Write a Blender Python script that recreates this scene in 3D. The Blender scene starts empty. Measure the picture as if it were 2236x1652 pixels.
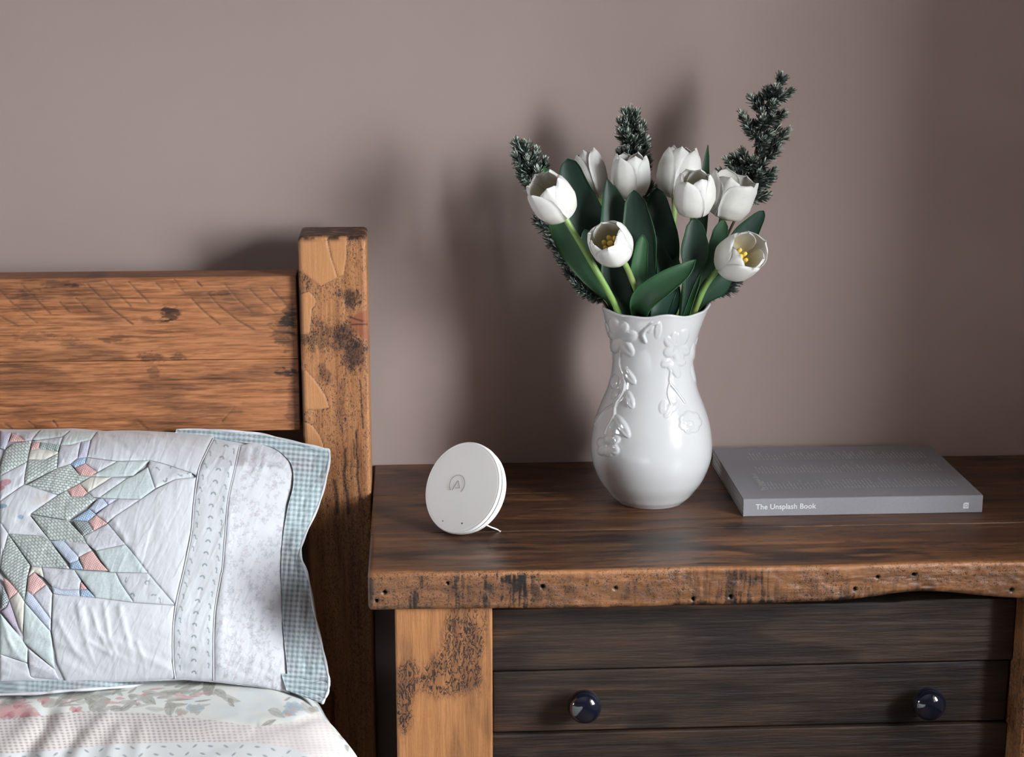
import bpy, math, random
import numpy as np
from mathutils import Matrix, Vector

random.seed(7)
rng = np.random.default_rng(7)

# ------------------------------------------------------------------ camera
F, CX, CY = 3860.0, 1118.0, 826.0            # focal length and centre in photograph pixels (2236 x 1652)
PITCH, YAW = math.radians(13.4), math.radians(3.2)
TOP = 0.62                                   # height of the nightstand top
CAM = np.array([0.0, -2.0469, 1.212])
scene = bpy.context.scene
COL = scene.collection
cam_data = bpy.data.cameras.new('camera')
cam_data.sensor_width = 36.0
cam_data.lens = 36.0 * F / 2236.0
cam = bpy.data.objects.new('camera', cam_data)
cam.location = CAM
cam.rotation_euler = (math.pi / 2 - PITCH, 0, -YAW)
COL.objects.link(cam)
scene.camera = cam

# ------------------------------------------------------------------ daylight and exposure
world = bpy.data.worlds.new('sky')
scene.world = world
world.use_nodes = True
wn, wl = world.node_tree.nodes, world.node_tree.links
wn.clear()
w_out = wn.new('ShaderNodeOutputWorld')
w_bg = wn.new('ShaderNodeBackground')
w_co = wn.new('ShaderNodeTexCoord')
w_sep = wn.new('ShaderNodeSeparateXYZ')
w_map = wn.new('ShaderNodeMapRange')
w_map.inputs['From Min'].default_value = -0.06
w_map.inputs['From Max'].default_value = 0.04
w_mix = wn.new('ShaderNodeMix'); w_mix.data_type = 'RGBA'
w_mix.inputs[6].default_value = (0.34, 0.33, 0.30, 1)        # ground below the horizon
w_mix.inputs[7].default_value = (0.90, 0.955, 1.0, 1)         # overcast sky
w_bg.inputs['Strength'].default_value = 61.0
wl.new(w_co.outputs['Generated'], w_sep.inputs[0])
wl.new(w_sep.outputs['Z'], w_map.inputs['Value'])
wl.new(w_map.outputs[0], w_mix.inputs[0])
wl.new(w_mix.outputs[2], w_bg.inputs['Color'])
wl.new(w_bg.outputs[0], w_out.inputs['Surface'])

ROOM_R, WIN_Y0, WIN_Y1, WIN_Z0, WIN_Z1 = 1.05, -1.74, -0.87, 0.68, 1.70   # right wall and its window
REVEAL = 0.38
por = bpy.data.lights.new('window_portal', 'AREA')
por.shape = 'RECTANGLE'
por.size, por.size_y = WIN_Z1 - WIN_Z0, WIN_Y1 - WIN_Y0
por.cycles.is_portal = True
po = bpy.data.objects.new('window_portal', por)
po.location = (ROOM_R + REVEAL + 0.03, (WIN_Y0 + WIN_Y1) / 2, (WIN_Z0 + WIN_Z1) / 2)
po.rotation_euler = (0, math.pi / 2, 0)
COL.objects.link(po)
LEFT_X, W2_Y0, W2_Y1, W2_Z0, W2_Z1, W2_REV = -3.4, -1.20, -0.75, 1.08, 1.62, 0.18   # small unseen window added in the far left wall as fill light
por2 = bpy.data.lights.new('fill_window_portal', 'AREA')
por2.shape = 'RECTANGLE'
por2.size, por2.size_y = W2_Z1 - W2_Z0, W2_Y1 - W2_Y0
por2.cycles.is_portal = True
po2 = bpy.data.objects.new('fill_window_portal', por2)
po2.location = (LEFT_X - W2_REV - 0.03, (W2_Y0 + W2_Y1) / 2, (W2_Z0 + W2_Z1) / 2)
po2.rotation_euler = (0, -math.pi / 2, 0)
COL.objects.link(po2)

scene.view_settings.view_transform = 'Standard'
scene.view_settings.look = 'None'
scene.view_settings.exposure = 0.0
scene.view_settings.gamma = 1.0
scene.view_settings.use_curve_mapping = False
scene.cycles.use_denoising = True
scene.cycles.max_bounces = 7
scene.cycles.diffuse_bounces = 4
scene.cycles.sample_clamp_indirect = 8.0


# ------------------------------------------------------------------ photograph pixel <-> place
def _rx(a):
    c, s = math.cos(a), math.sin(a)
    return np.array([[1, 0, 0], [0, c, -s], [0, s, c]])


def _rz(a):
    c, s = math.cos(a), math.sin(a)
    return np.array([[c, -s, 0], [s, c, 0], [0, 0, 1]])


ROT = _rz(-YAW) @ _rx(math.pi / 2 - PITCH)


def ray(px, py):
    px, py = np.asarray(px, float), np.asarray(py, float)
    d = np.stack([(px - CX) / F, -(py - CY) / F, -np.ones_like(px + py)], -1)
    return d @ ROT.T


def on_z(px, py, z):
    d = ray(px, py)
    return CAM + d * ((z - CAM[2]) / d[..., 2:3])


def on_y(px, py, y):
    d = ray(px, py)
    return CAM + d * ((np.asarray(y)[..., None] - CAM[1]) / d[..., 1:2])


def to_px(P):
    v = (np.asarray(P) - CAM) @ ROT
    return CX + F * v[..., 0] / -v[..., 2], CY - F * v[..., 1] / -v[..., 2]


def camdir(x, y, z):                     # direction: right, up, towards the photographer
    v = ROT @ np.array([x, y, z], float)
    return v / np.linalg.norm(v)


# ------------------------------------------------------------------ small maths
def unit(v):
    return v / (np.linalg.norm(v, axis=-1, keepdims=True) + 1e-12)


def sstep(a, b, x):
    t = np.clip((x - a) / (b - a), 0, 1)
    return t * t * (3 - 2 * t)


_LAT = rng.random((64, 256, 256))


def vnoise(x, y, seed=0):
    x, y = np.asarray(x, float), np.asarray(y, float)
    L = _LAT[seed % 64]
    xi, yi = np.floor(x).astype(int), np.floor(y).astype(int)
    fx, fy = x - xi, y - yi
    fx, fy = fx * fx * (3 - 2 * fx), fy * fy * (3 - 2 * fy)
    g = lambda a, b: L[a % 256, b % 256]
    return (g(xi, yi) * (1 - fx) + g(xi + 1, yi) * fx) * (1 - fy) + (g(xi, yi + 1) * (1 - fx) + g(xi + 1, yi + 1) * fx) * fy


def fbm(x, y, seed=0, oct=4):
    s, a, t = 0, 1, 0
    for k in range(oct):
        s = s + a * vnoise(x * 2 ** k + 17.3 * k, y * 2 ** k + 9.1 * k, seed + k)
        t += a
        a *= 0.5
    return s / t


def wnoise(x, y, seed=0, oct=3, warp=0.9):
    """fractal noise on turned, warped coordinates, free of lattice blocks"""
    wx = fbm(0.8 * x + 0.6 * y + 3.1, 0.8 * y - 0.6 * x + 7.7, seed + 11, 2) - 0.5
    wy = fbm(0.8 * x - 0.6 * y + 5.3, 0.8 * y + 0.6 * x + 1.9, seed + 17, 2) - 0.5
    x, y = x + 2 * warp * wx, y + 2 * warp * wy
    a = fbm(0.866 * x - 0.5 * y, 0.5 * x + 0.866 * y, seed, oct)
    b = fbm(0.342 * x + 0.94 * y + 31.7, -0.94 * x + 0.342 * y + 12.3, seed + 23, oct)
    return 0.5 + ((a + b) / 2 - 0.5) * 1.35


def d_poly(px, py, pts, closed=False):
    """distance from points to a polyline, in pixels"""
    pts = np.asarray(pts, float)
    if closed:
        pts = np.vstack([pts, pts[:1]])
    best = np.full(np.shape(px), 1e9)
    for a, b in zip(pts[:-1], pts[1:]):
        ab = b - a
        t = np.clip(((px - a[0]) * ab[0] + (py - a[1]) * ab[1]) / (ab @ ab + 1e-9), 0, 1)
        best = np.minimum(best, np.hypot(px - a[0] - t * ab[0], py - a[1] - t * ab[1]))
    return best


def inside(px, py, pts):
    pts = np.asarray(pts, float)
    r = np.zeros(np.shape(px), bool)
    j = len(pts) - 1
    for i in range(len(pts)):
        xi, yi = pts[i]
        xj, yj = pts[j]
        if yi != yj:
            r ^= ((yi > py) != (yj > py)) & (px < (xj - xi) * (py - yi) / (yj - yi) + xi)
        j = i
    return r


def spline(pts, n):
    """Catmull-Rom through the points"""
    P = np.asarray(pts, float)
    if len(P) == 2:
        return P[0] + np.linspace(0, 1, n)[:, None] * (P[1] - P[0])
    Q = np.vstack([2 * P[0] - P[1], P, 2 * P[-1] - P[-2]])
    seg = np.linspace(0, len(P) - 1 - 1e-9, n)
    i = seg.astype(int)
    t = (seg - i)[:, None]
    a, b, c, d = Q[i], Q[i + 1], Q[i + 2], Q[i + 3]
    return 0.5 * (2 * b + (c - a) * t + (2 * a - 5 * b + 4 * c - d) * t ** 2 + (3 * b - a - 3 * c + d) * t ** 3)


# ------------------------------------------------------------------ objects
def tag(o, label=None, cat=None, group=None, kind=None):
    if label: o['label'] = label
    if cat: o['category'] = cat
    if group: o['group'] = group
    if kind: o['kind'] = kind
    return o


def adopt(o, parent):
    o.parent = parent
    if parent is not None:
        o.matrix_parent_inverse = root_matrix(parent).inverted()


def root_matrix(o):
    m = Matrix.Translation(o.location)
    return m if o.parent is None else root_matrix(o.parent) @ o.matrix_parent_inverse @ m


def empty(name, loc):
    o = bpy.data.objects.new(name, None)
    o.empty_display_size = 0.05
    o.location = tuple(float(v) for v in loc)
    COL.objects.link(o)
    return o


def mesh(name, V, faces, mat, parent=None, smooth=True, cols=None, floats=None):
    V = np.asarray(V, np.float32).reshape(-1, 3)
    me = bpy.data.meshes.new(name)
    if isinstance(faces, np.ndarray):
        k = faces.shape[1]
        me.vertices.add(len(V)); me.vertices.foreach_set('co', V.ravel())
        me.loops.add(faces.size); me.loops.foreach_set('vertex_index', faces.astype(np.int32).ravel())
        me.polygons.add(len(faces))
        me.polygons.foreach_set('loop_start', np.arange(0, faces.size, k, dtype=np.int32))
        me.update(calc_edges=True)
        me.validate()
    else:
        me.from_pydata(V.tolist(), [], faces)
    if len(me.polygons):
        me.polygons.foreach_set('use_smooth', [smooth] * len(me.polygons))
    if cols is not None:
        a = me.color_attributes.new('col', 'FLOAT_COLOR', 'POINT')
        c = np.ones((len(V), 4), np.float32); c[:, :3] = cols
        a.data.foreach_set('color', c.ravel())
    for k, v in (floats or {}).items():
        a = me.attributes.new(k, 'FLOAT', 'POINT')
        a.data.foreach_set('value', np.asarray(v, np.float32).ravel())
    if mat: me.materials.append(mat)
    o = bpy.data.objects.new(name, me)
    COL.objects.link(o)
    adopt(o, parent)
    return o


def grid_faces(nu, nv, wrap_v=False):
    i = np.arange(nu - 1)[:, None]
    j = np.arange(nv if wrap_v else nv - 1)[None, :]
    j2 = (j + 1) % nv
    return np.stack([i * nv + j, (i + 1) * nv + j, (i + 1) * nv + j2, i * nv + j2], -1).reshape(-1, 4)


def lines(a, b, step, r=0.0):
    """grid lines from a to b, closer at both ends for the rounding r"""
    if r <= 0:
        return np.linspace(a, b, max(2, int(round((b - a) / step)) + 1))
    e = r * (1 - np.cos(np.linspace(0, math.pi / 2, 4)))
    return np.unique(np.concatenate([a + e, np.linspace(a + r, b - r, max(2, int(round((b - a - 2 * r) / step)) + 1)), b - e]).round(7))


def rbox(xs, ys, zs, r):
    """rounded box on given grid lines: vertices, quads"""
    xs, ys, zs = map(np.asarray, (xs, ys, zs))
    V, Fq, base = [], [], 0
    def face(A, B, mk, flip):
        nonlocal base
        a, b = np.meshgrid(A, B, indexing='ij')
        V.append(mk(a.ravel(), b.ravel()))
        f = grid_faces(len(A), len(B))
        Fq.append((f[:, ::-1] if flip else f) + base)
        base += a.size
    one = np.ones_like
    face(xs, zs, lambda a, b: np.stack([a, one(a) * ys[0], b], 1), False)
    face(xs, zs, lambda a, b: np.stack([a, one(a) * ys[-1], b], 1), True)
    face(xs, ys, lambda a, b: np.stack([a, b, one(a) * zs[-1]], 1), False)
    face(xs, ys, lambda a, b: np.stack([a, b, one(a) * zs[0]], 1), True)
    face(ys, zs, lambda a, b: np.stack([one(a) * xs[-1], a, b], 1), False)
    face(ys, zs, lambda a, b: np.stack([one(a) * xs[0], a, b], 1), True)
    V = np.vstack(V); Fq = np.vstack(Fq)
    key = np.round(V * 1e6).astype(np.int64)
    _, idx, inv = np.unique(key, axis=0, return_index=True, return_inverse=True)
    V = V[idx]; Fq = inv.ravel()[Fq]
    if r > 0:
        lo = np.array([xs[0], ys[0], zs[0]]) + r
        hi = np.array([xs[-1], ys[-1], zs[-1]]) - r
        q = np.clip(V, lo, hi)
        d = V - q
        n = np.linalg.norm(d, axis=1, keepdims=True)
        V = np.where(n > 1e-9, q + d / np.maximum(n, 1e-9) * r, V)
    return V, Fq


def box(name, x0, x1, y0, y1, z0, z1, mat, parent=None, r=0.002, step=9, **k):
    r = min(r, 0.45 * min(x1 - x0, y1 - y0, z1 - z0))
    V, Fq = rbox(lines(x0, x1, step, r), lines(y0, y1, step, r), lines(z0, z1, step, r), r)
    k.setdefault('smooth', False)
    return mesh(name, V, Fq, mat, parent, **k)


def frames(P):
    T = unit(np.gradient(P, axis=0))
    n = np.cross(T[0], [0, 0, 1.0])
    if np.linalg.norm(n) < 1e-3: n = np.cross(T[0], [0, 1.0, 0])
    n = unit(n); N = [n]
    for t in T[1:]:
        n = unit(n - t * (n @ t)); N.append(n)
    N = np.array(N)
    return T, N, np.cross(T, N)


def tube_vf(P, rad, n=10):
    P = np.asarray(P, float)
    T, N, B = frames(P)
    rad = np.broadcast_to(rad, (len(P),))
    a = np.linspace(0, 2 * math.pi, n, endpoint=False)
    V = P[:, None] + rad[:, None, None] * (np.cos(a)[None, :, None] * N[:, None] + np.sin(a)[None, :, None] * B[:, None])
    V = V.reshape(-1, 3)
    f = grid_faces(len(P), n, True).tolist()
    f.append(list(range(n))); f.append(list(range((len(P) - 1) * n, len(P) * n))[::-1])
    return V, f


def lathe_vf(prof, n=48):
    """prof: (r, z) pairs; closed with poles if r is 0"""
    prof = np.asarray(prof, float)
    a = np.linspace(0, 2 * math.pi, n, endpoint=False)
    V = np.stack([prof[:, :1] * np.cos(a), prof[:, :1] * np.sin(a), np.repeat(prof[:, 1:], n, 1)], -1).reshape(-1, 3)
    return V, grid_faces(len(prof), n, True)[:, ::-1]


def basis(z, up=(0, 0, 1)):
    z = unit(np.asarray(z, float))
    x = np.cross(up, z)
    if np.linalg.norm(x) < 1e-4: x = np.cross((0, 1, 0), z)
    x = unit(x)
    return np.stack([x, np.cross(z, x), z], 1)


def shell(G, t, flip=False):
    """thin closed sheet from a grid of points G[nu,nv,3]; returns vertices, faces, inner flag"""
    nu, nv = G.shape[:2]
    du, dv = np.gradient(G, axis=0), np.gradient(G, axis=1)
    N = unit(np.cross(du, dv))
    if flip: N = -N
    A, B = G + N * t / 2, G - N * t / 2
    V = np.concatenate([A.reshape(-1, 3), B.reshape(-1, 3)])
    f = grid_faces(nu, nv)
    m = nu * nv
    ring = [j for j in range(nv)] + [i * nv + nv - 1 for i in range(1, nu)] + [(nu - 1) * nv + j for j in range(nv - 2, -1, -1)] + [i * nv for i in range(nu - 2, 0, -1)]
    ring = np.array(ring); nx = np.roll(ring, -1)
    side = np.stack([ring, nx, nx + m, ring + m], 1)
    return V, np.vstack([f, f[:, ::-1] + m, side[:, ::-1]]), np.repeat([0.0, 1.0], m)


# ------------------------------------------------------------------ materials
def nodes(name):
    m = bpy.data.materials.new(name)
    m.use_nodes = True
    nt = m.node_tree
    return m, nt, nt.nodes['Principled BSDF']


def N(nt, t, **k):
    n = nt.nodes.new(t)
    for a, b in k.items(): setattr(n, a, b)
    return n


def noise(nt, scale, detail=4, rough=0.55, mscale=None, coord='Object', dist=0.0):
    tc = N(nt, 'ShaderNodeTexCoord')
    n = N(nt, 'ShaderNodeTexNoise')
    n.inputs['Scale'].default_value = scale
    n.inputs['Detail'].default_value = detail
    n.inputs['Roughness'].default_value = rough
    n.inputs['Distortion'].default_value = dist
    if mscale:
        mp = N(nt, 'ShaderNodeMapping')
        mp.inputs['Scale'].default_value = mscale
        nt.links.new(tc.outputs[coord], mp.inputs[0]); nt.links.new(mp.outputs[0], n.inputs['Vector'])
    else:
        nt.links.new(tc.outputs[coord], n.inputs['Vector'])
    return n.outputs['Fac']


def ramp(nt, fac, stops):
    r = N(nt, 'ShaderNodeValToRGB')
    el = r.color_ramp.elements
    while len(el) < len(stops): el.new(0.5)
    for e, (p, c) in zip(el, stops):
        e.position = p; e.color = (*c, 1) if len(c) == 3 else c
    nt.links.new(fac, r.inputs[0])
    return r.outputs[0]


def mixc(nt, fac, a, b, mode='MIX'):
    m = N(nt, 'ShaderNodeMix', data_type='RGBA', blend_type=mode)
    for s, v in ((0, fac), (6, a), (7, b)):
        if hasattr(v, 'node'): nt.links.new(v, m.inputs[s])
        elif s == 0: m.inputs[0].default_value = v
        else: m.inputs[s].default_value = (*v, 1)
    return m.outputs[2]


def math_(nt, op, a, b=0.0, clamp=False):
    m = N(nt, 'ShaderNodeMath', operation=op, use_clamp=clamp)
    for s, v in ((0, a), (1, b)):
        if hasattr(v, 'node'): nt.links.new(v, m.inputs[s])
        else: m.inputs[s].default_value = v
    return m.outputs[0]


def bump(nt, bs, h, strength=0.3, dist=0.002):
    b = N(nt, 'ShaderNodeBump')
    b.inputs['Strength'].default_value = strength
    b.inputs['Distance'].default_value = dist
    nt.links.new(h, b.inputs['Height']); nt.links.new(b.outputs[0], bs.inputs['Normal'])


def attr(nt, name, out='Fac'):
    a = N(nt, 'ShaderNodeAttribute', attribute_name=name)
    return a.outputs[out]


def plain(name, c, rough=0.5, var=0.06, scale=40, spec=0.5, coat=0.0, metal=0.0, bmp=0.0, bscale=300):
    m, nt, bs = nodes(name)
    n = noise(nt, scale)
    lo = tuple(max(0, v * (1 - var)) for v in c); hi = tuple(min(1, v * (1 + var)) for v in c)
    nt.links.new(ramp(nt, n, [(0.3, lo), (0.7, hi)]), bs.inputs['Base Color'])
    bs.inputs['Roughness'].default_value = rough
    bs.inputs['Specular IOR Level'].default_value = spec
    bs.inputs['Coat Weight'].default_value = coat
    bs.inputs['Coat Roughness'].default_value = 0.05
    bs.inputs['Metallic'].default_value = metal
    if bmp: bump(nt, bs, noise(nt, bscale), bmp, 0.001)
    return m


def wood(name, axis, light, mid, dark, stain_c, rough=0.5, fine=120, bmp=0.35, blotch=1.0, spec=0.4, tone_c=None, fine_amt=0.35, speck=(700, 700, 350), ridge=False):
    m, nt, bs = nodes(name)
    s1 = [fine] * 3; s1[axis] = fine / 22
    s2 = [26] * 3; s2[axis] = 3.0
    s3 = [420] * 3; s3[axis] = 30
    g1 = noise(nt, 1, 5, 0.6, tuple(s1), dist=0.4)
    g2 = noise(nt, 1, 4, 0.6, tuple(s2), dist=0.8)
    g3 = noise(nt, 1, 3, 0.6, tuple(s3))
    f = math_(nt, 'ADD', math_(nt, 'MULTIPLY', g1, 0.5), math_(nt, 'MULTIPLY', g2, 0.5 * blotch))
    f = math_(nt, 'ADD', f, math_(nt, 'MULTIPLY', math_(nt, 'SUBTRACT', g3, 0.5), fine_amt))
    c = ramp(nt, f, [(0.30, dark), (0.48, mid), (0.66, light)])
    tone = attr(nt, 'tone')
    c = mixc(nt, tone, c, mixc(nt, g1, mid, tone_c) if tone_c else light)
    red = attr(nt, 'red')
    c = mixc(nt, red, c, (0.23, 0.066, 0.034))
    sn = noise(nt, 1, 3, 0.6, speck, dist=1.2)
    if ridge:
        sn = ramp(nt, sn, [(0.45, (0, 0, 0)), (0.495, (1, 1, 1)), (0.515, (1, 1, 1)), (0.56, (0, 0, 0))])
    else:
        sn = ramp(nt, sn, [(0.50, (0, 0, 0)), (0.62, (1, 1, 1))])
    st = math_(nt, 'ADD', attr(nt, 'stain'), math_(nt, 'MULTIPLY', attr(nt, 'speck'), sn), True)
    c = mixc(nt, math_(nt, 'MULTIPLY', st, 1.0, True), c, stain_c)
    nt.links.new(c, bs.inputs['Base Color'])
    rr = N(nt, 'ShaderNodeMapRange')
    rr.inputs['To Min'].default_value = rough - 0.1; rr.inputs['To Max'].default_value = rough + 0.12
    nt.links.new(g1, rr.inputs[0]); nt.links.new(rr.outputs[0], bs.inputs['Roughness'])
    bs.inputs['Specular IOR Level'].default_value = spec
    h = math_(nt, 'ADD', g3, math_(nt, 'MULTIPLY', g1, 1.2))
    h = math_(nt, 'SUBTRACT', h, math_(nt, 'MULTIPLY', st, 0.5))
    bump(nt, bs, h, bmp, 0.0012)
    return m


def cloth(name, base=None, rough=0.9):
    m, nt, bs = nodes(name)
    w = noise(nt, 1400, 2)
    big = noise(nt, 60, 3)
    v = math_(nt, 'ADD', math_(nt, 'MULTIPLY', w, 0.12), 0.82)
    cc = N(nt, 'ShaderNodeCombineColor')
    for k in range(3): nt.links.new(v, cc.inputs[k])
    src = attr(nt, 'col', 'Color') if base is None else ramp(nt, big, [(0.2, base), (0.8, tuple(min(1, b * 1.03) for b in base))])
    nt.links.new(mixc(nt, 1.0, src, cc.outputs[0], 'MULTIPLY'), bs.inputs['Base Color'])
    bs.inputs['Roughness'].default_value = rough
    bs.inputs['Specular IOR Level'].default_value = 0.15
    bs.inputs['Sheen Weight'].default_value = 0.15
    bump(nt, bs, w, 0.18, 0.0005)
    return m


ORG_L, ORG_M, ORG_D, STAIN = (0.50, 0.235, 0.078), (0.33, 0.135, 0.040), (0.135, 0.052, 0.018), (0.035, 0.018, 0.012)
M_WALL, nt, bs = nodes('mauve wall paint')
n = noise(nt, 3, 4)
nt.links.new(ramp(nt, n, [(0.25, (0.332, 0.256, 0.234)), (0.75, (0.355, 0.276, 0.253))]), bs.inputs['Base Color'])
bs.inputs['Roughness'].default_value = 0.8
bs.inputs['Specular IOR Level'].default_value = 0.25
bump(nt, bs, noise(nt, 900, 3), 0.12, 0.0006)
M_CEIL = plain('white ceiling paint', (0.45, 0.46, 0.47), 0.9)
M_FLOOR = wood('dark oak floor', 1, (0.12, 0.07, 0.04), (0.08, 0.045, 0.022), (0.04, 0.022, 0.012), STAIN)
M_SKIRT = plain('white gloss paint', (0.62, 0.61, 0.58), 0.35)
M_HEAD = wood('waxed pine headboard', 0, (0.46, 0.192, 0.082), (0.315, 0.118, 0.046), (0.115, 0.044, 0.017), STAIN, 0.5, 170, 0.35, fine_amt=0.75)
M_POST = wood('waxed pine post', 2, (0.49, 0.232, 0.098), (0.36, 0.150, 0.056), (0.17, 0.064, 0.026), (0.022, 0.011, 0.009), 0.45, 130, 0.4, speck=(620, 620, 300))
M_TOPW = wood('dark waxed table planks', 0, (0.190, 0.082, 0.032), (0.078, 0.034, 0.016), (0.028, 0.0145, 0.009), (0.012, 0.008, 0.0065), 0.40, 90, 0.35, 1.0, 0.5, (0.45, 0.190, 0.070), speck=(480, 300, 480))
M_LEG = wood('waxed pine leg', 2, (0.44, 0.196, 0.074), (0.315, 0.130, 0.045), (0.14, 0.053, 0.019), (0.026, 0.012, 0.008), 0.5, 110, 0.6, speck=(190, 190, 80), ridge=True)
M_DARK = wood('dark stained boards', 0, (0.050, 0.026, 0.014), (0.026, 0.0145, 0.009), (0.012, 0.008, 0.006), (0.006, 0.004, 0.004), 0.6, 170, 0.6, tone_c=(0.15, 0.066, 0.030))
M_PORC, nt, bs = nodes('white glazed porcelain')
nt.links.new(ramp(nt, noise(nt, 18, 3), [(0.3, (0.55, 0.55, 0.55)), (0.7, (0.58, 0.58, 0.58))]), bs.inputs['Base Color'])
bs.inputs['Roughness'].default_value = 0.12
bs.inputs['Coat Weight'].default_value = 0.6
bs.inputs['Coat Roughness'].default_value = 0.04
M_PLAS = plain('matte white plastic', (0.93, 0.91, 0.88), 0.42, 0.01)
M_GROOVE = plain('dark groove', (0.05, 0.045, 0.04), 0.6)
M_LOGO = plain('beige grey print', (0.20, 0.165, 0.13), 0.5)
M_BOOK = plain('grey book cloth', (0.27, 0.265, 0.285), 0.62, 0.05, 500, 0.35, bmp=0.08, bscale=1500)
M_PAGE = plain('page edges', (0.36, 0.34, 0.33), 0.8)
M_INK = plain('white print', (0.72, 0.72, 0.74), 0.6, 0.03)
M_INK2 = plain('pale grey print', (0.50, 0.49, 0.49), 0.6, 0.2, 30)
M_KNOB = plain('navy glazed ceramic', (0.006, 0.007, 0.014), 0.1, 0.05, coat=0.8)
M_CLOTH = cloth('printed cotton')
M_WHITE = cloth('white cotton', (0.60, 0.607, 0.64))
M_PIPE = cloth('white seam piping', (0.62, 0.625, 0.655))
M_MATT = cloth('mattress ticking', (0.20, 0.19, 0.19))
M_GLASS, nt, bs = nodes('window glass')
out = nt.nodes['Material Output']
tr = N(nt, 'ShaderNodeBsdfTransparent'); gl = N(nt, 'ShaderNodeBsdfGlossy'); mx = N(nt, 'ShaderNodeMixShader'); fr = N(nt, 'ShaderNodeFresnel')
gl.inputs['Roughness'].default_value = 0.02
fr.inputs['IOR'].default_value = 1.12; nt.links.new(fr.outputs[0], mx.inputs[0]); nt.links.new(tr.outputs[0], mx.inputs[1]); nt.links.new(gl.outputs[0], mx.inputs[2])
nt.links.new(mx.outputs[0], out.inputs['Surface'])


def leafy(name, rough, trans, coat=0.0, veins=False):
    m, nt, bs = nodes(name)
    out = nt.nodes['Material Output']
    c = attr(nt, 'col', 'Color')
    n = noise(nt, 90, 4)
    c = mixc(nt, 1.0, c, ramp(nt, n, [(0.2, (0.88, 0.88, 0.88)), (0.8, (1, 1, 1))]), 'MULTIPLY')
    nt.links.new(c, bs.inputs['Base Color'])
    bs.inputs['Roughness'].default_value = rough
    bs.inputs['Coat Weight'].default_value = coat
    t = N(nt, 'ShaderNodeBsdfTranslucent')
    nt.links.new(c, t.inputs['Color'])
    mx = N(nt, 'ShaderNodeMixShader'); mx.inputs[0].default_value = trans
    nt.links.new(bs.outputs[0], mx.inputs[1]); nt.links.new(t.outputs[0], mx.inputs[2])
    nt.links.new(mx.outputs[0], out.inputs['Surface'])
    if veins:
        bump(nt, bs, attr(nt, 'vein'), 0.25, 0.0006)
    return m


M_PETAL = leafy('white petal', 0.5, 0.36, veins=True)
M_LEAF = leafy('tulip leaf', 0.55, 0.10, veins=True)
M_STEM = leafy('tulip stem', 0.45, 0.0)
M_NEEDLE = leafy('conifer needle', 0.5, 0.05)
M_STAMEN = plain('yellow anther', (0.75, 0.52, 0.10), 0.7)
M_TWIG = plain('brown twig', (0.10, 0.075, 0.045), 0.8)

# ------------------------------------------------------------------ the room
RX0, RY0, RZ1 = LEFT_X, -4.4, 2.45


def struct(o):
    o['kind'] = 'structure'
    return o


struct(box('floor', RX0 - .25, ROOM_R + .45, RY0 - .1, 0.1, -0.1, 0.0, M_FLOOR, r=0))
struct(box('ceiling', RX0 - .25, ROOM_R + .45, RY0 - .1, 0.1, RZ1, RZ1 + 0.1, M_CEIL, r=0))
struct(box('wall_back', RX0 - .25, ROOM_R + .45, 0.0, 0.1, 0.0, RZ1, M_WALL, r=0))
struct(box('wall_front', RX0 - .25, ROOM_R + .45, RY0 - .1, RY0, 0.0, RZ1, M_WALL, r=0))
wr = struct(empty('wall_right', (ROOM_R, -1.5, 0)))
XR = ROOM_R + REVEAL + 0.05
box('wall_panel', ROOM_R, XR, WIN_Y1, 0.0, 0.0, RZ1, M_WALL, wr, r=0)
box('wall_panel', ROOM_R, XR, RY0, WIN_Y0, 0.0, RZ1, M_WALL, wr, r=0)
box('wall_panel', ROOM_R, XR, WIN_Y0, WIN_Y1, 0.0, WIN_Z0, M_WALL, wr, r=0)
box('wall_panel', ROOM_R, XR, WIN_Y0, WIN_Y1, WIN_Z1, RZ1, M_WALL, wr, r=0)
win = struct(empty('window_1', (XR, (WIN_Y0 + WIN_Y1) / 2, WIN_Z0)))
wx0, wx1 = ROOM_R + REVEAL - 0.02, ROOM_R + REVEAL + 0.02
for a in ((WIN_Y0, WIN_Y0 + .04), (WIN_Y1 - .04, WIN_Y1)):
    box('window_stile', wx0, wx1, a[0], a[1], WIN_Z0, WIN_Z1, M_SKIRT, win, r=0.004)
for a in ((WIN_Z0, WIN_Z0 + .04), (WIN_Z1 - .04, WIN_Z1)):
    box('window_rail', wx0, wx1, WIN_Y0 + .04, WIN_Y1 - .04, a[0], a[1], M_SKIRT, win, r=0.004)
wyc = (WIN_Y0 + WIN_Y1) / 2
box('window_mullion', wx0, wx1, wyc - .010, wyc + .010, WIN_Z0 + .04, WIN_Z1 - .04, M_SKIRT, win, r=0.004)
box('window_sill', ROOM_R - 0.03, wx0, WIN_Y0 - .03, WIN_Y1 + .03, WIN_Z0 - .02, WIN_Z0 + .008, M_SKIRT, win, r=0.006)
for a, b in ((WIN_Y0 + .04, wyc - .010), (wyc + .010, WIN_Y1 - .04)):
    box('window_pane', wx0 + .018, wx0 + .022, a, b, WIN_Z0 + .04, WIN_Z1 - .04, M_GLASS, win, r=0)
wlf = struct(empty('wall_left', (RX0, -1.5, 0)))
XL = RX0 - W2_REV - 0.05
box('wall_panel', XL, RX0, W2_Y1, 0.0, 0.0, RZ1, M_WALL, wlf, r=0)
box('wall_panel', XL, RX0, RY0, W2_Y0, 0.0, RZ1, M_WALL, wlf, r=0)
box('wall_panel', XL, RX0, W2_Y0, W2_Y1, 0.0, W2_Z0, M_WALL, wlf, r=0)
box('wall_panel', XL, RX0, W2_Y0, W2_Y1, W2_Z1, RZ1, M_WALL, wlf, r=0)
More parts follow.
